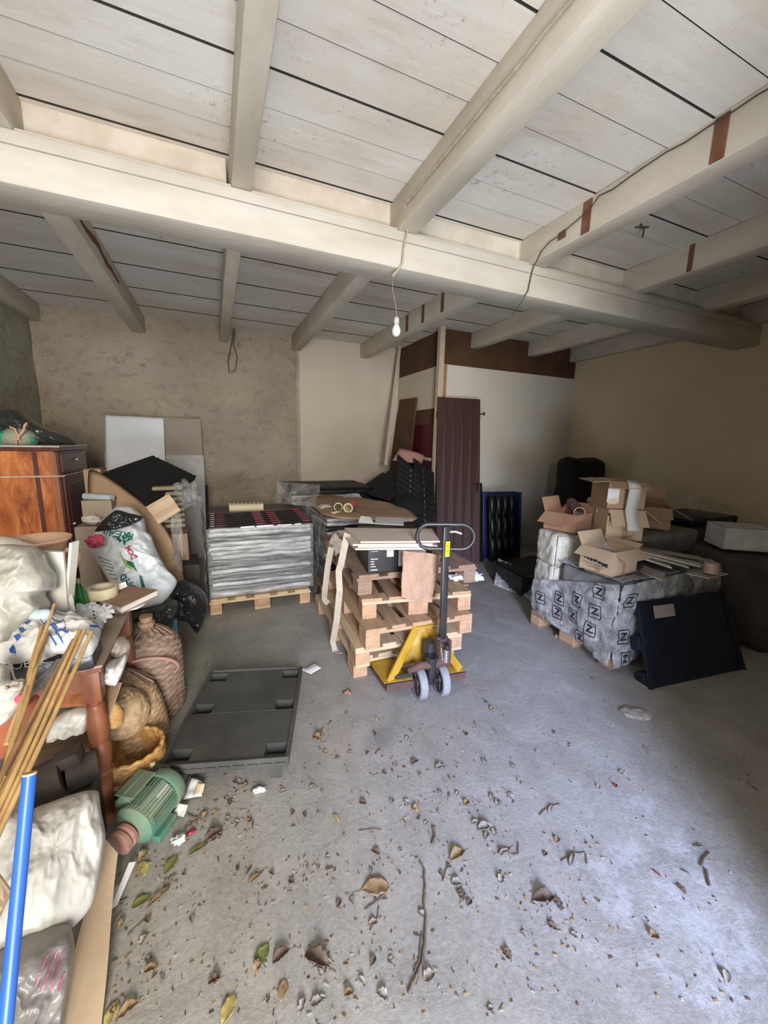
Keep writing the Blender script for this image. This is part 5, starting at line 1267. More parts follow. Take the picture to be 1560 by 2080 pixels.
MB().lathe([(.038, .51), (.036, .54), (.042, .55), (.042, .565), (.034, .57)], Matrix.Translation((-.40, 2.42, 0)), 24).build('neck', 'cork', dj, True)
MB().lathe([(.030, .57), (.034, .60), (.0, .603)], Matrix.Translation((-.40, 2.42, 0)), 20).build('cork', 'cork', dj, True)
for k in range(18):
    a = 2*math.pi*k/18; u = V((math.cos(a), math.sin(a), 0)); o_ = V((-.40, 2.42, 0))
    MB().tube([o_+u*.045+V((0, 0, .535)), o_+u*.08+V((0, 0, .515)), o_+u*.135+V((0, 0, .465))], .004, 6).build('wicker_stay', 'wicker_grey', dj, True)
MB().tube([V((-.40, 2.42, 0))+V((.155*math.cos(t_), -.10+.0*t_-.045*math.sin(t_)-.03, .33+.10*math.sin(t_))) for t_ in [math.pi*k/14 for k in range(15)]], .009, 8).build('handle', 'pink_card', dj, True)
d2 = thing('demijohn', 'shorter wicker demijohn in front of the tall corked one', 'demijohn', (-.44, 2.06, 0))
o2 = Matrix.Translation((-.43, 2.12, 0)) @ rot(R(-6), R(-10), 0)
pr = prof(smoothprof([(.12, 0), (.15, .03), (.155, .16), (.145, .30), (.10, .36), (.05, .40), (.045, .42)]), .005)
MB().lathe(pr, o2, 100, weave(22, .026, .006)).build('wicker_cover', 'wicker_straw', d2, 'all')
MB().lathe([(.035, .40), (.034, .46), (.0, .462)], o2, 20).build('neck', 'cork', d2, True)
for k in range(16):
    a = 2*math.pi*k/16; u = V((math.cos(a), math.sin(a), 0))
    MB().tube([o2 @ (u*.045+V((0, 0, .435))), o2 @ (u*.08+V((0, 0, .40))), o2 @ (u*.14+V((0, 0, .325)))], .004, 6).build('wicker_stay', 'wicker_grey', d2, True)
d3 = thing('wicker_basket', 'round wicker-covered bottle lying between demijohn and golden basket', 'basket', (-.43, 1.88, .2))
MB().lathe(prof(smoothprof([(.05, 0), (.10, .02), (.115, .10), (.085, .18), (.04, .21)]), .005), Matrix.Translation((-.44, 2.03, .22)) @ rot(R(20), R(-14), 0), 90, weave(22, .018, .005)).build('wicker_body', 'wicker_straw', d3, 'all')
gk = thing('wicker_basket', 'golden wicker basket with twisted handle beside the table leg', 'basket', (-.42, 1.79, 0))
og = Matrix.Translation((-.415, 1.87, 0))
MB().lathe(prof([(.10, 0), (.125, .03), (.138, .10), (.135, .16), (.125, .20)], .005)+prof([(.120, .20), (.13, .12), (.10, .03), (0, .02)], .02), og, 100, weave(30, .016, .005), cap=False).build('basket_body', 'wicker_gold', gk, 'all')
def twist(c, r, z, n_=80, tilt=0): return [c+V((r*math.cos(2*math.pi*k/n_), r*math.sin(2*math.pi*k/n_)*.95, z+tilt*math.cos(2*math.pi*k/n_)))+V((0, 0, .004*math.sin(k*1.3))) for k in range(n_)]
MB().tube(twist(V((-.415, 1.87, 0)), .128, .205), .010, 8, closed=True, rf=None).build('braided_rim', 'wicker_gold', gk, True)
MB().tube([V((-.415, 1.87, 0))+V((.10*math.cos(t_), -.115-.025*math.sin(t_), .195-.07*math.sin(t_))) for t_ in [math.pi*k/16 for k in range(17)]], .011, 8).build('handle', 'wicker_straw', gk, True)
single('wicker_ball', 'small yellow wicker cone tucked between demijohn and table leg', 'wicker', MB().lathe(prof([(.0, 0), (.035, .02), (.042, .06), (.02, .11), (0, .12)], .005), Matrix.Translation(at(232, 1478, y=1.78)+V((0, 0, 0))), 40, weave(12, .012, .004)), 'wicker_gold', 'all')
db = thing('wicker_basket', 'dark brown wicker basket in shade behind the table leg', 'basket', (-.58, 1.75, 0))
MB().lathe(prof([(.08, 0), (.11, .03), (.12, .12), (.115, .22)], .006), Matrix.Translation((-.60, 1.80, 0)), 80, weave(22, .018, .005)).build('basket_body', 'wicker_grey', db, 'all')

# ---- table with turned legs
tb = thing('wooden_table', 'old wooden table with turned legs buried under the clutter', 'table', (-.95, 2.0, 0))
TXR, TY0, TY1, TXL, TZ = -.435, 1.66, 2.32, -1.62, .735
MB().box(((TXR+TXL)/2, (TY0+TY1)/2, TZ-.012), (TXR-TXL, TY1-TY0, .024), bevel=.004).build('tabletop', 'table_wood', tb)
MB().box(((TXR+TXL)/2, TY0+.05, TZ-.07), (TXR-TXL-.14, .02, .09)).build('apron', 'table_wood', tb)
MB().box(((TXR+TXL)/2, TY1-.05, TZ-.07), (TXR-TXL-.14, .02, .09)).build('apron', 'table_wood', tb)
MB().box((TXR-.05, (TY0+TY1)/2, TZ-.07), (.02, TY1-TY0-.14, .09)).build('apron', 'table_wood', tb)
def leg(x, y):
    q = MB().box((x, y, TZ-.09), (.062, .062, .135), bevel=.003)
    q.lathe(smoothprof([(.030, TZ-.157), (.018, TZ-.168), (.031, TZ-.178), (.030, TZ-.20), (.037, TZ-.26), (.036, TZ-.33), (.028, TZ-.345), (.036, TZ-.36), (.037, TZ-.43), (.026, TZ-.47), (.036, TZ-.478), (.034, TZ-.49), (.026, TZ-.50), (.026, .10), (.018, .0)], 1), Matrix.Translation((x, y, 0)), 24)
    q.build('leg', 'table_wood', tb, True)
for x, y in ((TXR-.045, TY0+.05), (TXR-.04, TY1-.05), (TXL+.05, TY0+.05), (TXL+.05, TY1-.05)): leg(x, y)
sh_ = MB().patch([at(-40, 1610, y=1.62), at(183, 1525, y=1.66), at(180, 1485, y=2.0), at(-40, 1500, y=2.0)], 4, 4, .012)
single('grey_board', 'dusty grey board lying on the lower level under the table', 'board', sh_, 'kraft_grey')
kq = [at(20, 1375, y=1.60), at(170, 1352, y=1.62), at(218, 1350, y=1.66), at(245, 1383, y=1.60)]
single('kraft_board', 'brown cardboard sheet under the table corner beside the turned leg', 'cardboard', MB().patch([at(175, 1432, y=1.85), at(213, 1478, y=1.72), at(246, 1386, y=1.78), at(205, 1390, y=1.9)], 3, 3, .006), 'kraft')
single('wood_bar', 'pale wooden bar under the table behind the sticks', 'wood', MB().patch([at(60, 1435, y=1.72), at(178, 1428, y=1.74), at(176, 1400, y=1.78), at(60, 1408, y=1.76)], 2, 2, .03), 'walnut_trim')
cp = pillow([at(x, y, y=1.75) for x, y in ((95, 1500), (110, 1460), (150, 1440), (182, 1440), (180, 1478), (140, 1492))], .03, .03, crk=.02, csc=12, rings=14)
single('crumpled_paper', 'crumpled off-white paper under the table left of the turned leg', 'paper', cp, 'foam_white', 'all')
single('clay_pot', 'rust red clay pot under the table at left edge', 'pot', MB().lathe(smoothprof([(.07, 0), (.10, .08), (.12, .16), (.115, .17)], 1), Matrix.Translation(at(5, 1518, y=1.68)), 30), 'red_clay', True)
# dark machine under the table (bench grinder like)
gm = thing('bench_grinder', 'dark dusty bench grinder under the table behind the white sack', 'grinder', (-.62, 1.62, 0))
gc = at(102, 1595, y=1.58)
MB().cyl(gc+V((-.05, 0, -.02)), gc+V((.04, .02, -.0)), .085, n=32).build('wheel_guard', 'dark_machine', gm, True)
MB().cyl(gc+V((.04, .02, .0)), gc+V((.13, .05, .0)), .055, n=24).build('motor_body', 'dark_machine', gm, True)
MB().box(gc+V((.05, .03, .07)), (.09, .07, .05), (0, R(-15), 0), bevel=.012).build('tool_rest', 'dark_machine', gm, True)
MB().box(V((gc.x+.05, gc.y+.05, gc.z/2-.03)), (.14, .12, gc.z-.04), bevel=.01).build('pedestal', 'dark_machine', gm)

# ---- on the table
Z1 = TZ
# stacked dark printed rolls at front edge
rl = thing('dark_box', 'long flat dark printed box along front edge of the table', 'box', (-.72, 1.70, Z1))
pA, pB = at(-40, 1360, y=1.63), at(150, 1335, y=1.66)
MB().box(((-.76), 1.70, Z1+.035), (.62, .14, .065), (0, 0, .03), bevel=.012).build('box_body', 'layer_dark', rl, True)
MB().box(((-.76), 1.70, Z1+.078), (.62, .15, .016), (0, 0, .03), bevel=.004).build('lid', 'matt_black', rl)
text('RNOBIT', .04, frame(at(35, 1352, y=1.622), (1, 0, .03), (0, 0, 1)), 'shelf_grey', rl)
# table cardboard
single('kraft_board', 'flat brown cardboard covering the right corner of the table', 'cardboard', MB().patch([V((-.62, 1.645, Z1+.012)), V((TXR+.008, 1.645, Z1+.012)), V((TXR+.012, 2.26, Z1+.012)), V((-.66, 2.27, Z1+.012))], 3, 3, .008, lambda u, v, p: .003*math.sin(u*7)), 'kraft_grey')
# bread bag
bbz = Z1+.10
bg = [(-20, 1345), (0, 1336), (45, 1290), (80, 1262), (120, 1255), (160, 1262), (195, 1270), (206, 1282), (200, 1305), (182, 1322), (150, 1318), (110, 1325), (60, 1336), (20, 1343)]
bgm = thing('printed_bag', 'white paper bag with blue lettering and stripes lying on the table', 'bag', (-.6, 1.8, Z1+.09))
bgo = pillow([at(x, y, z=bbz+.03*(1340-y)/80) for x, y in bg], .04, .02, crk=.028, csc=8, rings=22, n=110, seed=3).build('bag_body', 'paper_white', bgm, 'all')
def ontxt(t, px, py, z, s_, ang, m_, par, on, bold=True):
    p_ = at(px, py, z=z); text(t, s_, frame(p_, (math.cos(ang), math.sin(ang), 0), (-math.sin(ang), math.cos(ang), 0)), m_, par, onto=on, bold=bold)
ontxt('A  BLER', 112, 1316, bbz+.05, .036, R(12), 'ink_blue', bgm, bgo)
ontxt('ON  TTE', 78, 1327, bbz+.04, .04, R(14), 'ink_blue', bgm, bgo)
for k in range(7):
    x, y = 8+11*k, 1334-11*k
    P5 = [at(x, y, z=bbz+.03), at(x+9, y-4, z=bbz+.03), at(x+15, y+2, z=bbz+.03), at(x+6, y+5, z=bbz+.03)]; print_patch(bgo, P5, 'ink_blue', bgm, 'blue_stripe', (0, 0, 1))
for (x0p, y0p, x1p, y1p) in ((105, 1278, 122, 1288), (122, 1288, 132, 1284), (132, 1284, 136, 1294), (136, 1294, 114, 1301), (114, 1301, 134, 1311), (96, 1304, 132, 1314), (100, 1291, 118, 1298), (60, 1268, 96, 1290), (95, 1285, 150, 1310), (110, 1262, 135, 1275), (185, 1290, 203, 1278), (180, 1312, 200, 1296)):
    P5 = [at(x0p, y0p, z=bbz+.03), at(x1p, y1p, z=bbz+.03), at(x1p, y1p+2, z=bbz+.03), at(x0p, y0p+2, z=bbz+.03)]; print_patch(bgo, P5, 'ink_blue', bgm, 'blue_line', (0, 0, 1))
# book, tape, bottle, sprocket
bk = thing('book', 'large brown hardback book lying on table under the masking tape', 'book', (-.45, 2.15, .8))
bq = [at(192, 1215, z=.80), at(246, 1236, z=.80), at(321, 1200, z=.80), at(246, 1190, z=.80)]
def quad_at(q, z): r_ = [V((p.x, p.y, z)) for p in q]; return r_
cc_ = sum(bq, V())/4
MB().patch(quad_at(bq, .806), 1, 1, .004).build('cover', 'book_brown', bk)
MB().patch(quad_at([cc_+(p-cc_)*.97 for p in bq], .801), 1, 1, .026).build('pages', 'pages', bk)
MB().patch(quad_at(bq, .776), 1, 1, .004).build('cover', 'book_brown', bk)
single('white_packet', 'flat white packet under the brown book at table edge', 'packet', blob((cc_.x-.03, cc_.y-.01, .757), (.12, .10, .012), crk=.008, csc=9, sub=4, sq=.6), 'paper_white', 'all')
tp = at(206, 1216, z=.806)
to = tape_roll('tape_roll', 'cream masking tape roll lying on the brown book', (tp.x, tp.y+.03, .807), .066, .050, .050)
MB().patch([V((tp.x+.05, tp.y+.07, .845)), V((tp.x+.085, tp.y+.09, .85)), V((tp.x+.095, tp.y+.08, .825)), V((tp.x+.06, tp.y+.06, .82))], 4, 4, .002, lambda u, v, p: .01*math.sin(u*5)).build('loose_end', 'foam_white', to)
gbt = thing('green_bottle', 'small green glass bottle with cream cap behind the sprocket', 'bottle', tuple(at(162, 1242, z=.75)))
gl = at(166, 1247, z=.75)
MB().lathe(smoothprof([(.028, 0), (.034, .004), (.034, .075), (.030, .10), (.014, .15), (.012, .165)], 2), Matrix.Translation((gl.x, gl.y, .748)), 28).build('bottle_body', 'green_glass', gbt, 'all')
MB().lathe([(.016, .160), (.017, .165), (.016, .178), (.0, .18)], Matrix.Translation((gl.x, gl.y, .748)), 20).build('cap', 'cap', gbt, True)
sp_c = at(206, 1250, z=.835)
pts_ = []
for k in range(40):
    a = 2*math.pi*k/40; r_ = .050 if (k % 4) in (0, 1) else .035; pts_.append((r_*math.cos(a), r_*math.sin(a)))
sm_ = Matrix.Translation(sp_c) @ rot(R(28), R(-8), 0)
sk = thing('plastic_sprocket', 'white toothed plastic sprocket lying on the table corner', 'sprocket', tuple(sp_c))
MB().prism(pts_, .014, sm_).build('toothed_wheel', 'gear_white', sk)
MB().lathe([(.012, .0), (.018, .0), (.018, .024), (.012, .024), (.012, 0)], sm_, 20, cap=False).build('hub', 'gear_white', sk, True)
for k in range(3): MB().lathe([(.004, 0), (.004, .002)], sm_ @ Matrix.Translation((-.026+.004*k, .02-.02*k, .014)), 10).build('hole', 'ink_black', sk)
wpk = pillow([at(x, y, z=.79) for x, y in ((150, 1255), (160, 1238), (195, 1232), (215, 1250), (205, 1275), (180, 1285), (160, 1275))], .035, .01, crk=.025, csc=11, rings=14, seed=6)
single('white_plastic_bag', 'crumpled white plastic under the toothed sprocket', 'bag', wpk, 'white_bag', 'all')
# standing white boards
w1_ = [at(85, 1246, y=1.98), at(138, 1250, y=1.96), at(133, 1170, y=1.99), at(128, 1122, y=2.0), at(86, 1120, y=2.03)]
o_ = MB(); nn_ = V((0, 1, 0)); 
v1 = [o_.bm.verts.new(p) for p in w1_]; v2 = [o_.bm.verts.new(p+V((0, .02, 0))) for p in w1_]
o_.bm.faces.new(v1); o_.bm.faces.new(v2[::-1])
for i in range(5): o_.bm.faces.new((v1[i], v2[i], v2[(i+1) % 5], v1[(i+1) % 5]))
single('white_foam_board', 'bright white foam board standing on the table before the terracotta pot', 'foam board', o_, 'foam_white')
o_ = MB().patch([at(135, 1250, y=1.97), at(148, 1245, y=2.0), at(161, 1098, y=2.07), at(146, 1103, y=2.03)], 2, 6, .012)
single('cream_card_strip', 'tall narrow cream card standing right of the white foam board', 'cardboard', o_, 'foam_white')
o_ = MB().patch([at(138, 1240, y=1.98), at(152, 1262, y=1.90), at(148, 1215, y=2.0), at(139, 1200, y=2.0)], 2, 4, .004)
single('paper_slip', 'narrow white paper slip at the foot of the cream card', 'paper', o_, 'paper_white')
pt_ = thing('terracotta_pot', 'wide terracotta pot with two small handles behind the white bag', 'pot', (-.75, 2.2, Z1))
pc_ = at(75, 1093, y=2.22)
pm = Matrix.Translation((pc_.x, pc_.y, Z1))
ph = pc_.z-Z1
MB().lathe(smoothprof([(.07, 0), (.10, .05), (.120, ph*.5), (.112, ph*.72), (.095, ph*.84), (.105, ph*.93), (.125, ph*.965), (.130, ph), (.118, ph*1.0), (.09, ph*.93), (.10, ph*.7)], 2), pm, 44, cap=False).build('pot_body', 'terracotta', pt_, 'all')
for s_ in (-1, 1):
    MB().tube([pm @ V((s_*(.105+.045*math.sin(t_)), -.02, ph*.62+.11*ph*(1-math.cos(t_)))) for t_ in [math.pi*k/10 for k in range(11)]], .014, 8).build('handle', 'terracotta', pt_, True)
# big translucent bag heap
tg = [(-60, 1350), (-60, 1160), (-20, 1110), (20, 1105), (50, 1108), (80, 1112), (92, 1140), (110, 1165), (108, 1195), (85, 1205), (95, 1235), (75, 1262), (40, 1290), (5, 1325), (-20, 1345)]
tgm = pillow([at(x, y, y=1.93-.15*(y-1100)/250) for x, y in tg], .11, .08, crk=.045, csc=4.5, rings=28, n=150, seed=5)
single('translucent_bag', 'big crumpled translucent white plastic bag heaped on left of table', 'bag', tgm, 'translucent_bag', 'all')
single('beige_cloth', 'beige folded sheet behind the translucent bag at left edge', 'cloth', pillow([at(x, y, y=2.10) for x, y in ((-60, 1150), (-40, 1090), (0, 1090), (45, 1100), (80, 1115), (40, 1160))], .04, .03, crk=.02, csc=6, rings=12), 'pages', 'all')
single('blue_white_packet', 'small pale blue packet on the translucent bag', 'packet', blob(at(80, 1250, y=1.78), (.035, .02, .02), crk=.012, csc=14, sub=3), 'pale_blue', 'all')
# papers hanging at the table corner (right)
for i, (pl, lb_) in enumerate(((((222, 1330), (228, 1295), (250, 1300), (265, 1312), (258, 1340), (238, 1350)), 'crumpled grey paper at right table edge, upper of two'), (((212, 1382), (215, 1350), (235, 1345), (255, 1330), (257, 1345), (240, 1385)), 'crumpled white paper hanging at right table edge, lower of two'))):
    single('crumpled_paper', lb_, 'paper', pillow([at(x, y, y=1.92-.12*i) for x, y in pl], .03, .03, crk=.03, csc=13, rings=12, seed=i*3), 'crumple_paper' if i == 0 else 'paper_white', 'all')
# left front white plastic sheet hanging
single('hanging_plastic', 'off-white plastic sheet hanging over the table front at left edge', 'plastic', pillow([at(x, y, y=1.45) for x, y in ((-40, 1345), (5, 1352), (18, 1385), (50, 1385), (42, 1430), (15, 1465), (-40, 1490))], .02, .02, crk=.02, csc=8, rings=14, seed=8), 'translucent_bag', 'all')
single('white_string', 'thin white string dangling in front of the dark box', 'string', MB().tube([at(10, 1340, y=1.6), at(22, 1352, y=1.58), at(28, 1375, y=1.56), at(33, 1385, y=1.55)], .003, 6), 'paper_white', True)
cv = MB().tube([at(45, 1418, y=1.40), at(62, 1405, y=1.45), at(100, 1375, y=1.52), at(125, 1350, y=1.58)], .02, 12, rf=lambda t: .010+.016*t)
ct = thing('clear_tube', 'clear smoky plastic tube with pink tip among the sticks', 'tube', tuple(at(45, 1418, y=1.40)))
cv.build('tube_body', 'smoky_film', ct, 'all')
MB().cyl(at(39, 1421, y=1.39), at(50, 1413, y=1.41), .014).build('pink_tip', 'label_pink', ct, True, label='pink tip')
single('cloth_knot', 'small knotted grey cord on the hanging plastic', 'cord', MB().tube(twist(at(28, 1395, y=1.40), .018, 0, 20), .006, 6, closed=True), 'crumple_paper', True)

# ---- bamboo canes
canes = [((110, 1228), 1.72, (38, 1440), 1.35, 'leftmost tall cane reaching highest above the table'),
         ((84, 1272), 1.68, (20, 1530), 1.20, 'thin dark-ended cane left of the main bundle'),
         ((148, 1300), 1.56, (-30, 1640), 1.0, 'reddish brown cane on the left of the bundle'),
         ((158, 1298), 1.56, (-25, 1665), 1.0, 'pale cane with cut top, left in the bundle'),
         ((163, 1280), 1.54, (-30, 1695), .97, 'cane with grey tip in the middle of the bundle'),
         ((172, 1281), 1.53, (-22, 1712), .96, 'straight pale cane right of the grey tipped one'),
         ((186, 1284), 1.51, (-12, 1716), .95, 'rightmost cane of the bundle, jointed'),
         ((97, 1285), 1.66, (30, 1500), 1.22, 'short cane with dark knots left of the bundle'),
         ((154, 1300), 1.60, (-60, 1690), 1.02, 'cane lying underneath the bundle')]
for i, (a, ya, b, yb, lb_) in enumerate(canes):
    p0, p1 = at(*a, y=ya), at(*b, y=yb); d = (p1-p0)
    p2 = p1 + d.normalized()*(p1.z-.02)/(-d.normalized().z) if i not in (0, 1, 7) else p1+d*.25
    if (p2-p1).length > 1.3: p2 = p1+d.normalized()*1.0
    n_ = 40; r0 = .0056 if i in (0, 7, 1) else .0062
    q = MB().tube([p0.lerp(p2, k/n_)+V((.0015*math.sin(k*.3+i), 0, 0)) for k in range(n_+1)], r0, 10, rf=lambda t: r0*(1+.16*max(0, 1-abs(((t*7+i*.3) % 1)-.5)*14))*(.92+.16*t))
    single('bamboo_cane', lb_, 'cane', q, 'bamboo_dark' if i in (2, 8) else 'bamboo', True, 'bamboo canes leaning on the table')
pa, pb = at(60, 1574, y=.97), at(14, 2050, y=.80)
pb2 = pb+(pb-pa).normalized()*.45
bpn = thing('blue_pole', 'glossy blue metal pole slanting down in the left foreground', 'pole', tuple(pb2))
MB().tube([pa, pa.lerp(pb2, .5), pb2], .0125, 20).build('pole_tube', 'blue_pole', bpn, True)
MB().cyl(pa, pa-(pb-pa).normalized()*.004, .0127).build('end_cap', 'orange_cord', bpn, True)

# ---- white sack and bags in the left foreground
ANI[0] = V((2.2, 1.2, .4))
so = [(-60, 1700), (-40, 1660), (5, 1650), (50, 1655), (75, 1640), (130, 1620), (185, 1608), (199, 1612), (203, 1650), (212, 1700), (203, 1760), (185, 1840), (150, 1880), (100, 1905), (40, 1925), (0, 1940), (-60, 1950)]
sk_ = pillow([at(x, y, y=1.42-.30*(y-1608)/330) for x, y in so], .10, .12, crk=.014, csc=7, rings=34, n=160, seed=11)
ANI[0] = V((1, 1, 1))
for v in sk_.bm.verts: v.co += V((0, -.012, .006))*math.sin(v.co.x*45+v.co.z*14)*.6
single('white_sack', 'big dusty white woven sack lying in the left foreground', 'sack', sk_, 'sack_weave', 'all')
gb2 = pillow([at(x, y, y=1.12-.10*(y-1870)/250) for x, y in ((-60, 2000), (-20, 1945), (60, 1905), (110, 1885), (140, 1885), (152, 1920), (140, 1990), (120, 2110), (0, 2140), (-60, 2120))], .09, .10, crk=.045, csc=6, rings=26, n=130, seed=13)
gbo = thing('grey_plastic_bag', 'grey plastic bag with pink print under the white sack', 'bag', (-.5, 1.1, 0))
gbb = gb2.build('bag_body', 'grey_bag', gbo, 'all')
for k in range(5):
    P5 = [at(30+19*k, 1985+22*(k % 3), y=.9), at(34+19*k, 1983+22*(k % 3), y=.9), at(42+18*k, 2030, y=.9), at(30+18*k, 2095, y=.9), at(25+18*k, 2095, y=.9), at(36+18*k, 2032, y=.9)]
    print_patch(gbb, P5, 'pink_print', gbo, 'pink_stripe', (-.05, -1, .35))
single('cardboard_piece', 'tan cardboard edge at far left behind the blue pole', 'cardboard', MB().patch([at(-40, 1900, y=1.02), at(-10, 1880, y=1.02), at(22, 1812, y=1.08), at(-30, 1740, y=1.1)], 2, 2, .006), 'fringe_cardboard')
# long cardboard strip standing on edge
s0 = [at(102, 2110, z=.22), at(205, 2110, z=.04)]; 
cs = MB().patch([at(95, 2130, y=.98), at(200, 2130, y=.99), at(240, 1733, y=1.40), at(214, 1703, y=1.45)], 3, 14, .006, lambda u, v, p: .004*math.sin(v*6))
single('cardboard_strip', 'long tan cardboard strip standing along the white sack', 'cardboard', cs, 'fringe_cardboard')
single('green_scrap', 'green plastic scrap on floor behind cardboard strip at bottom', 'plastic', MB().patch([at(172, 2085, z=.01), at(192, 2085, z=.01), at(198, 2030, z=.01), at(182, 2030, z=.01)], 3, 3, .004), 'motor_green')
single('white_paper_strip', 'long narrow white paper strip on floor by the motor pulley', 'paper', MB().patch([at(222, 1850, z=.01), at(238, 1838, z=.01), at(276, 1750, z=.05), at(262, 1752, z=.05)], 2, 6, .003), 'paper_white')
single('clear_strip', 'clear plastic strip with white bits beside the paper strip', 'plastic', MB().patch([at(222, 1835, z=.012), at(232, 1830, z=.012), at(250, 1790, z=.015), at(232, 1800, z=.015)], 4, 4, .003, lambda u, v, p: .006*noise.noise(p*40)), 'white_bag', 'all')

# ---- green electric motor
mo = thing('electric_motor', 'dusty green electric motor with rusty pulley lying on the floor', 'motor', (-.32, 1.62, 0))
mc0 = at(272, 1678, z=.10); mc1 = at(348, 1586, z=.105); md = (mc1-mc0).normalized(); ML = (mc1-mc0).length
mm = frame(mc0, md.cross(V((0, 0, 1))), V((0, 0, 1))) ; 
mm = Matrix.Translation(mc0) @ md.to_track_quat('Z', 'Y').to_matrix().to_4x4()
RM = .074
def fins(r, z, a): return r + (.009 if int(a*144/(2*math.pi)+.5) % 4 in (0, 1) else -.004)
MB().lathe([(RM, .0), (RM, ML*.72)], mm, 144, fins).build('stator_body', 'motor_green', mo)
MB().lathe(smoothprof([(.0, ML*1.0), (.05, ML*1.0), (RM+.010, ML*.95), (RM+.014, ML*.72), (RM+.012, ML*.70), (.04, ML*.70)], 1), mm, 40).build('fan_cover', 'motor_green', mo, True)
MB().lathe([(.0, -.022), (.035, -.022), (.066, -.008), (RM+.006, .0), (RM+.006, .02), (.05, .02)], mm, 40).build('end_bell', 'motor_dark' if False else 'motor_green', mo, True)
MB().lathe([(.0, -.07), (.036, -.07), (.048, -.07), (.048, -.058), (.040, -.05), (.048, -.042), (.048, -.03), (.03, -.028)], mm, 36).build('pulley', 'pulley_rust', mo, True)
up_ = V((0, 0, 1)); lt = md.cross(up_).normalized()
jb = mc0+md*.08-lt*.055+up_*.055
MB().box((0, 0, 0), (.115, .085, .07), mtx=frame(jb, md, (-lt+up_*.9)), bevel=.008).build('terminal_box', 'motor_green', mo, True)
MB().box((0, 0, 0), (.125, .006, .085), mtx=frame(jb+(-lt*.0+up_*.046)*1.0, md, up_) , bevel=.003).build('terminal_lid', 'motor_green', mo)
pl_ = mc0+md*ML*.36+lt*.044+up_*.060
MB().box((0, 0, 0), (ML*.62, .06, .006), mtx=frame(pl_, md, (lt*.78-up_*.62)*-1), bevel=.002).build('top_plate', 'motor_dust', mo)
MB().box((0, 0, 0), (.06, .022, .003), mtx=frame(pl_+(lt*.62+up_*.78)*.005+md*.03, md, (lt*.78-up_*.62)*-1)).build('name_plate', 'shelf_grey', mo)
for s_ in (-1, 1):
    MB().box((0, 0, 0), (ML*.5, .035, .03), mtx=frame(V((mc0.x, mc0.y, .018))+md*ML*.38+lt*.065*s_, md, lt), bevel=.004).build('foot', 'motor_green', mo)
lo = MB()
for k in range(9): lo.box((0, 0, 0), (.006, .07, .004), mtx=frame(mc0+md*(ML*.50+.012*k)-lt*.03+up_*(RM+.004), md, lt))
lo.build('louvre', 'motor_dark', mo)
# paper scraps next to the motor
def scrap(name, lb_, q, m_, cat='paper', z=.012, amp=.012, n_=8): single(name, lb_, cat, MB().patch([at(a, b, z=z+(.03 if i in (2, 3) else 0)) for i, (a, b) in enumerate(q)], n_, n_, .002, lambda u, v, p: amp*noise.noise(p*22)+amp*.6*abs(noise.noise(p*31))), m_, 'all')
scrap('torn_paper', 'torn white paper with brown corner on the floor right of the motor', [(372, 1624), (410, 1618), (412, 1590), (390, 1577)], 'paper_white')
scrap('torn_paper', 'brown torn paper corner beside the white torn paper', [(392, 1618), (412, 1610), (416, 1592), (402, 1590)], 'kraft_light', z=.02)
scrap('torn_paper', 'smaller white paper scrap just below the torn white paper', [(350, 1655), (372, 1660), (382, 1635), (362, 1632)], 'paper_white')
scrap('torn_paper', 'white folded paper lying on floor left of the pallet pile', [(610, 1360), (632, 1370), (652, 1355), (640, 1347)], 'paper_white')
single('crumpled_paper', 'white and red crumpled wrapper on the floor before the motor', 'paper', wad(at(363, 1705, z=.015), (.03, .025, .018), 2, .35), 'paper_white', 'all')
single('red_scrap', 'small red wrapper scrap right of the white crumpled one', 'wrapper', wad(at(388, 1690, z=.008), (.018, .012, .007), 3, .6), 'ink_red', 'all')
single('crumpled_paper', 'small white crumpled paper on floor just below the black pallet', 'paper', wad(at(527, 1603, z=.01), (.032, .022, .012), 5, .35), 'paper_white', 'all')
single('orange_wrapper', 'tiny orange and white wrapper on floor before the pallet pile', 'wrapper', wad(at(706, 1406, z=.008), (.028, .02, .012), 6, .6), 'pulley_rust', 'all')
single('concrete_chunk', 'pale flat concrete chunk on floor in front of navy pallet', 'stone', blob(at(1292, 1448, z=.008), (.085, .05, .014), (0, 0, R(-30)), crk=.012, csc=22, sub=4, seed=7), 'leaf_pale', 'all')
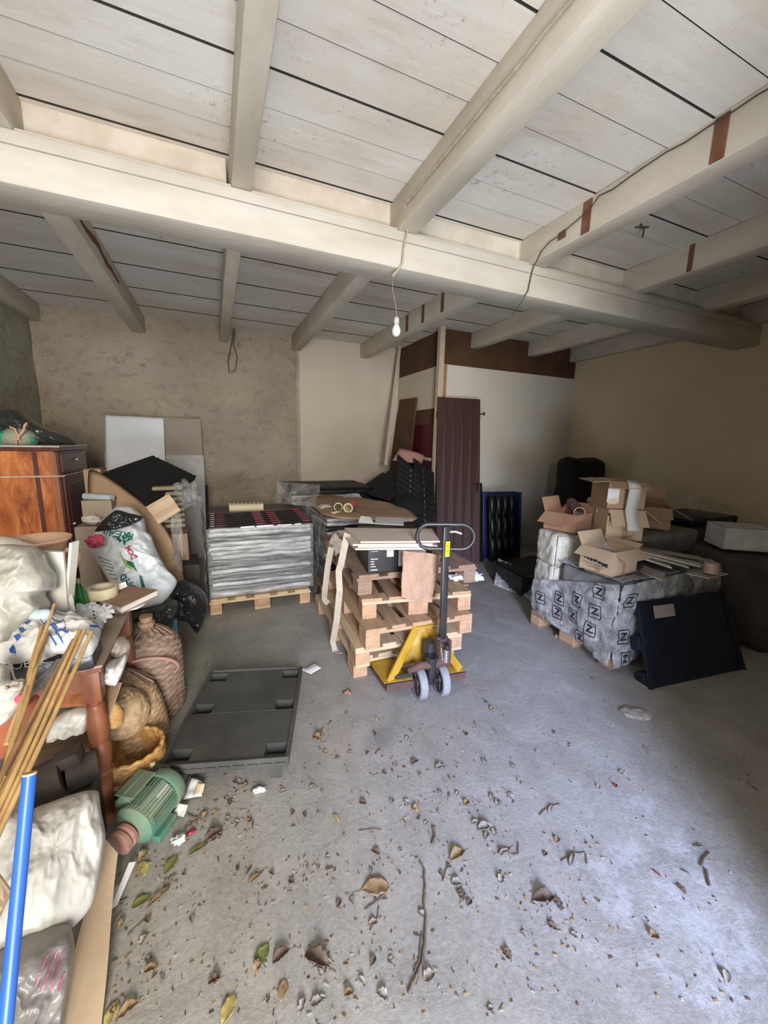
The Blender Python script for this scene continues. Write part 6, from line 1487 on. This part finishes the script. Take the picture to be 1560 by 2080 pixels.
# ================================================================== leaf litter on the floor
def leaf_mesh(seed, shape, mt):
    rnd = random.Random(seed); mb = MB(); bm = mb.bm; L, Wd = 1.0, shape['w']; nx, ny = 10, 6; G = []
    cu, tw = shape['curl'], rnd.uniform(-1, 1)
    for i in range(nx+1):
        t = i/nx; row = []
        w = Wd*(math.sin(math.pi*min(1, t*1.02+.02))**.75)*(1+.25*noise.noise(V((t*6, seed, 0)))*shape['rag'])
        for j in range(ny+1):
            s_ = j/ny*2-1; x = (t-.5)*L; y = s_*w/2*(1+.2*shape['rag']*noise.noise(V((t*9, s_*4, seed))))
            z = cu*(s_*s_)*w*.55+.10*shape['curl']*math.sin(t*3.1+tw)+.08*noise.noise(V((t*5, s_*3, seed*1.7)))*shape['rag']
            row.append(V((x, y, z+.03)))
        G.append(row)
    mz = min(p.z for r_ in G for p in r_)
    vt = [[bm.verts.new(p-V((0, 0, mz-.012))) for p in r_] for r_ in G]; vb = [[bm.verts.new(p-V((0, 0, mz))) for p in r_] for r_ in G]
    for i in range(nx):
        for j in range(ny):
            bm.faces.new((vt[i][j], vt[i+1][j], vt[i+1][j+1], vt[i][j+1])); bm.faces.new((vb[i][j+1], vb[i+1][j+1], vb[i+1][j], vb[i][j]))
    for i in range(nx):
        bm.faces.new((vt[i][0], vb[i][0], vb[i+1][0], vt[i+1][0])); bm.faces.new((vt[i+1][ny], vb[i+1][ny], vb[i][ny], vt[i][ny]))
    for j in range(ny):
        bm.faces.new((vt[0][j+1], vb[0][j+1], vb[0][j], vt[0][j])); bm.faces.new((vt[nx][j], vb[nx][j], vb[nx][j+1], vt[nx][j+1]))
    mb.tube([V((.48, 0, .03)), V((.62, .03, .02)), V((.75, .02, .015))], .012, 5)
    return mb.build('dry_leaf', mt, None, 'all')
def place(o, px, py, size, rz, name=None, label=None, cat='leaf', group=None, sq=1.0):
    size *= .68; p = at(px, py, z=0); o.location = (p.x, p.y, .001); o.scale = (size, size*sq, size); o.rotation_euler = (0, 0, rz)
    if name: o.name = name
    return setp(o, label, cat, group)
SH = {'flat': dict(w=.62, curl=.25, rag=1.0), 'curl': dict(w=.55, curl=.8, rag=1.3), 'long': dict(w=.26, curl=.6, rag=1.0), 'bit': dict(w=.8, curl=.7, rag=2.2)}
# leaves with a look of their own
own = [(763, 1805, .15, 2.9, 'flat', 'leaf_tan', 'large tan curled leaf on the floor at centre foreground'),
       (683, 1665, .085, -1.3, 'long', 'leaf_yellow', 'long narrow yellow-green leaf on the floor at centre'),
       (348, 1757, .10, .9, 'flat', 'leaf_green', 'small bright green leaf on the floor below the motor'),
       (402, 1729, .12, .4, 'long', 'leaf_green', 'long olive green leaf right of the small green leaf'),
       (290, 1765, .10, 1.9, 'flat', 'leaf_yellow', 'round yellow leaf on floor at the foot of motor'),
       (322, 1828, .13, .7, 'long', 'leaf_tan', 'long folded tan leaf below the yellow one by motor'),
       (288, 1832, .09, .3, 'flat', 'leaf_green', 'dull olive leaf left of the long folded tan leaf'),
       (533, 1942, .095, .8, 'flat', 'leaf_green', 'pale green leaf near bottom, left of centre'),
       (572, 1945, .085, .2, 'curl', 'leaf_brown', 'crumpled dark brown leaf right of the pale green leaf'),
       (645, 1955, .13, -.8, 'curl', 'leaf_brown', 'large crumbled brown leaf near the bottom, right of pale green leaf'),
       (575, 2012, .075, 1.2, 'flat', 'leaf_tan', 'heart-shaped tan leaf near bottom below the pale green leaf'),
       (465, 2050, .095, 1.0, 'flat', 'leaf_yellow', 'pale yellow leaf at the bottom edge, left of centre'),
       (228, 2060, .08, 1.2, 'flat', 'leaf_yellow', 'yellow leaf at bottom edge right of the cardboard strip'),
       (260, 2055, .08, .2, 'curl', 'leaf_tan', 'tan leaf at bottom edge right of the yellow one'),
       (767, 1463, .04, .5, 'bit', 'leaf_yellow', 'small pale yellow leaf on floor before the pallet jack wheels'),
       (646, 1505, .09, -.7, 'bit', 'leaf_tan', 'tan leaf clump on floor right of the black pallet'),
       (948, 1633, .05, .3, 'bit', 'leaf_tan', 'small tan leaf on floor between brown and bluish litter'),
       (1118, 1645, .085, .5, 'long', 'leaf_pale', 'pale shrivelled leaf on bluish floor, upper of the two long ones'),
       (1162, 1748, .10, .5, 'long', 'leaf_pale', 'pale shrivelled leaf on bluish floor, lower of the two long ones'),
       (1333, 1775, .05, 1.7, 'long', 'leaf_red', 'dark red-brown leaf on the flaking whitish floor patch'),
       (1132, 1707, .045, .5, 'bit', 'leaf_tan', 'small pinkish tan leaf above the lower shrivelled leaf'),
       (1105, 1830, .12, -.4, 'curl', 'leaf_brown', 'brown leaf clump on the floor at lower right of centre'),
       (930, 1740, .11, .1, 'curl', 'leaf_tan', 'tan bark-like leaf pile on the floor right of centre'),
       (985, 1685, .10, -.3, 'curl', 'leaf_pale', 'pale bark-like leaf on floor above the tan leaf pile'),
       (1025, 1732, .10, .1, 'long', 'leaf_pale', 'long pale leaf stem piece right of the tan leaf pile'),
       (895, 1562, .09, .0, 'curl', 'leaf_pale', 'pale curled leaf among the upper floor litter at centre'),
       (842, 1550, .07, .2, 'curl', 'leaf_brown', 'dark brown curled leaf left of the pale curled one'),
       (435, 1700, .11, .2, 'curl', 'leaf_brown', 'brown leaf clump on the floor right of the red wrapper'),
       (520, 1785, .10, .5, 'long', 'leaf_tan', 'thin tan leaf on floor at left of centre foreground'),
       (1250, 1597, .035, .6, 'bit', 'leaf_red', 'tiny dark red leaf on the bluish floor')]
for i, (x, y, s_, rz, sh, m_, lb_) in enumerate(own):
    place(leaf_mesh(100+i, SH[sh], m_), x, y, s_, rz, None, lb_, 'leaf')
# scattered small scraps nobody could tell apart
kinds = {}
for k, (sh, m_) in enumerate((('curl', 'leaf_brown'), ('bit', 'leaf_pale'), ('bit', 'leaf_tan'), ('curl', 'leaf_pale'), ('bit', 'leaf_brown'), ('long', 'leaf_brown'))):
    kinds[k] = leaf_mesh(300+k, SH[sh], m_)
used = set(); NM = ['small curled dark brown leaf scrap', 'small pale grey leaf scrap', 'small tan leaf scrap', 'small curled pale leaf scrap', 'small ragged dark brown leaf scrap', 'small narrow brown leaf scrap']
A5 = [(480, 70), (460, 155), (575, 175), (530, 235), (715, 175), (660, 130), (810, 240), (980, 265), (545, 340), (610, 365), (680, 340), (770, 340), (860, 445), (900, 430), (925, 395), (965, 415), (1050, 460), (1200, 465), (70, 495), (100, 505), (125, 515), (480, 525), (530, 540), (325, 545), (20, 580), (45, 600), (30, 690), (85, 710), (150, 695), (165, 720), (380, 725), (440, 665), (375, 655), (745, 605), (900, 600), (975, 600), (1020, 640), (1145, 655), (1155, 555), (1200, 560), (1245, 555), (1425, 575), (1465, 600), (1080, 710), (1040, 680), (965, 700), (815, 865), (945, 855), (560, 890), (455, 945), (510, 945), (570, 950), (85, 950), (145, 960), (235, 1050), (265, 975), (370, 1020), (435, 1000), (790, 960), (800, 1240), (940, 975), (1480, 865), (1240, 1030), (1265, 1090), (1310, 1130), (195, 1135), (690, 1125), (620, 1135), (500, 1460), (545, 1480), (560, 1450), (245, 1640), (500, 1660), (530, 1640), (425, 1680), (895, 1440), (840, 1380), (800, 1440), (740, 1540), (850, 1620), (1095, 1525), (1025, 1550), (675, 1615), (1420, 1700), (1055, 1190), (1030, 1300), (230, 1460), (190, 1480), (1200, 940), (1270, 960), (1160, 980), (1400, 780), (1340, 710), (1440, 760), (1270, 370), (1390, 390), (1540, 410), (1190, 295), (1290, 240), (1000, 220), (860, 1110), (480, 1440), (520, 1500)]
A6 = [(70, 200), (100, 240), (15, 315), (430, 360), (215, 545), (255, 625), (100, 690), (130, 735), (200, 700), (635, 915), (385, 1005), (150, 1140), (1120, 1095), (330, 1270), (280, 1240), (450, 1270), (270, 1430), (420, 1390), (540, 1440), (660, 1250), (600, 1265), (1450, 630), (1490, 655), (180, 1535), (95, 1820), (915, 445), (700, 200), (630, 75), (1100, 1190), (1340, 1650), (960, 1440), (790, 580), (665, 650), (520, 435), (340, 465), (1190, 960)]
A3 = [(1440, 95), (1500, 110), (1545, 160), (1380, 190), (1385, 315), (1440, 335), (1520, 330), (1250, 300), (1200, 330), (1160, 350), (1230, 380), (1290, 395), (1340, 410), (1300, 440), (870, 550), (740, 965), (870, 1060), (780, 1220), (900, 1180), (920, 1240), (940, 1270), (990, 1290), (690, 1500), (1170, 930), (1310, 1300), (900, 930), (1050, 660), (1120, 650), (1010, 740), (730, 650), (760, 800), (1330, 560), (700, 700)]
pts6 = [(450+x/2.6, 1400+y/2.6) for x, y in A5] + [(960+x/2.6, 1350+y/2.6) for x, y in A6] + [(x/3, 1560+y/3) for x, y in A3]
rnd = random.Random(12)
for (x, y) in pts6:
    k = rnd.choice((0, 1, 2, 3, 4, 1, 3, 5)); b = kinds[k]
    if k in used: o_ = b.copy(); col.objects.link(o_)
    else: o_ = b; used.add(k)
    p = at(x, y, z=0); s_ = rnd.uniform(.022, .058)
    place(o_, x, y, s_, rnd.uniform(0, 6.28), None, NM[k]+' scattered on the concrete floor', 'leaf', NM[k]+'s scattered over the floor', rnd.uniform(.7, 1.2))
# fine crumbs and bark dust: uncountable
mb = MB(); rnd = random.Random(99)
cent = [at(x, y, z=0) for x, y in pts6]
for k in range(1500):
    if rnd.random() < .72: c = rnd.choice(cent); x, y = c.x+rnd.gauss(0, .05), c.y+rnd.gauss(0, .05)
    else:
        p = at(rnd.uniform(230, 1500), rnd.uniform(1330, 2070), z=0); x, y = p.x, p.y
    s_ = rnd.uniform(.0015, .0055); a = rnd.uniform(0, 6.3)
    mb.box((x, y, s_*.35), (s_*rnd.uniform(1, 3), s_, s_*.6), (rnd.uniform(-.3, .3), rnd.uniform(-.3, .3), a), mi=rnd.choice((0, 1, 2)))
cr_ = mb.build('leaf_crumbs', None, None, False, mats=['leaf_pale', 'leaf_brown', 'leaf_tan']); setp(cr_, 'fine leaf crumbs and grit scattered over the concrete floor', 'debris', None, 'stuff')
# twigs
tw = [([(853, 1750), (862, 1769), (864, 1804), (861, 1830), (865, 1860), (863, 1912), (857, 1958), (846, 1981), (829, 2017)], .0045, 'long thin wavy twig lying on the floor at bottom centre'),
      [[(857, 1895), (853, 1930), (850, 1955), (840, 1975)], .0028, 'thin dark twig beside the long wavy twig'],
      [[(728, 1688), (755, 1684), (775, 1686)], .0022, 'small curved twig on the floor at centre'],
      [[(762, 1532), (768, 1525), (773, 1520)], .003, 'small forked twig near top of the floor litter'],
      [[(1424, 1758), (1430, 1745), (1442, 1732)], .0045, 'short dark twig on the flaking patch, upper one'],
      [[(1435, 1765), (1438, 1785), (1442, 1800)], .005, 'short dark twig on flaking patch, lower one'],
      [[(1096, 1656), (1112, 1640), (1138, 1634)], .003, 'dark twig over the upper pale shrivelled leaf'],
      [[(1140, 1750), (1165, 1735), (1190, 1733), (1192, 1755)], .003, 'bent dark twig over the lower pale shrivelled leaf'],
      [[(740, 1848), (760, 1835), (775, 1822), (786, 1812)], .0026, 'leaf stalk twig under the large tan leaf'],
      [[(770, 1842), (765, 1870), (752, 1890)], .0024, 'thin reddish stalk below the large tan leaf'],
      [[(880, 1680), (884, 1700), (878, 1715)], .006, 'short thick pale stick right of centre'],
      [[(900, 1790), (905, 1770), (912, 1755)], .0026, 'thin twig below the tan leaf pile'],
      [[(1040, 1736), (1052, 1735), (1053, 1712)], .003, 'hooked twig right of long pale leaf stem piece'],
      [[(225, 1882), (236, 1862), (246, 1850)], .0025, 'thin pale twig on floor right of the cardboard strip'],
      [[(258, 1902), (280, 1880), (300, 1862)], .002, 'thin straw on the floor below the olive leaf'],
      [[(380, 1655), (400, 1662), (415, 1645)], .0035, 'dry brown stalk right of the motor, upper one'],
      [[(375, 1680), (398, 1668), (412, 1655)], .0035, 'dry brown stalk right of the motor, lower one'],
      [[(1000, 1480), (1010, 1488)], .004, 'small dark stick on the bluish floor near jack wheels'],
      [[(413, 1360), (420, 1350), (424, 1343)], .002, 'thin straw above the black plastic pallet']]
for pts_, r_, lb_ in tw:
    P = [at(x, y, z=r_+.001) for x, y in pts_]; Q = []
    for a, b in zip(P, P[1:]): Q += [a.lerp(b, k/4)+V((noise.noise(a*40+V((k, 0, 0))), noise.noise(a*40+V((0, k, 0))), 0))*.004 for k in range(4)]
    Q.append(P[-1]); single('twig', lb_, 'twig', MB().tube(Q, r_, 6), 'twig', True)
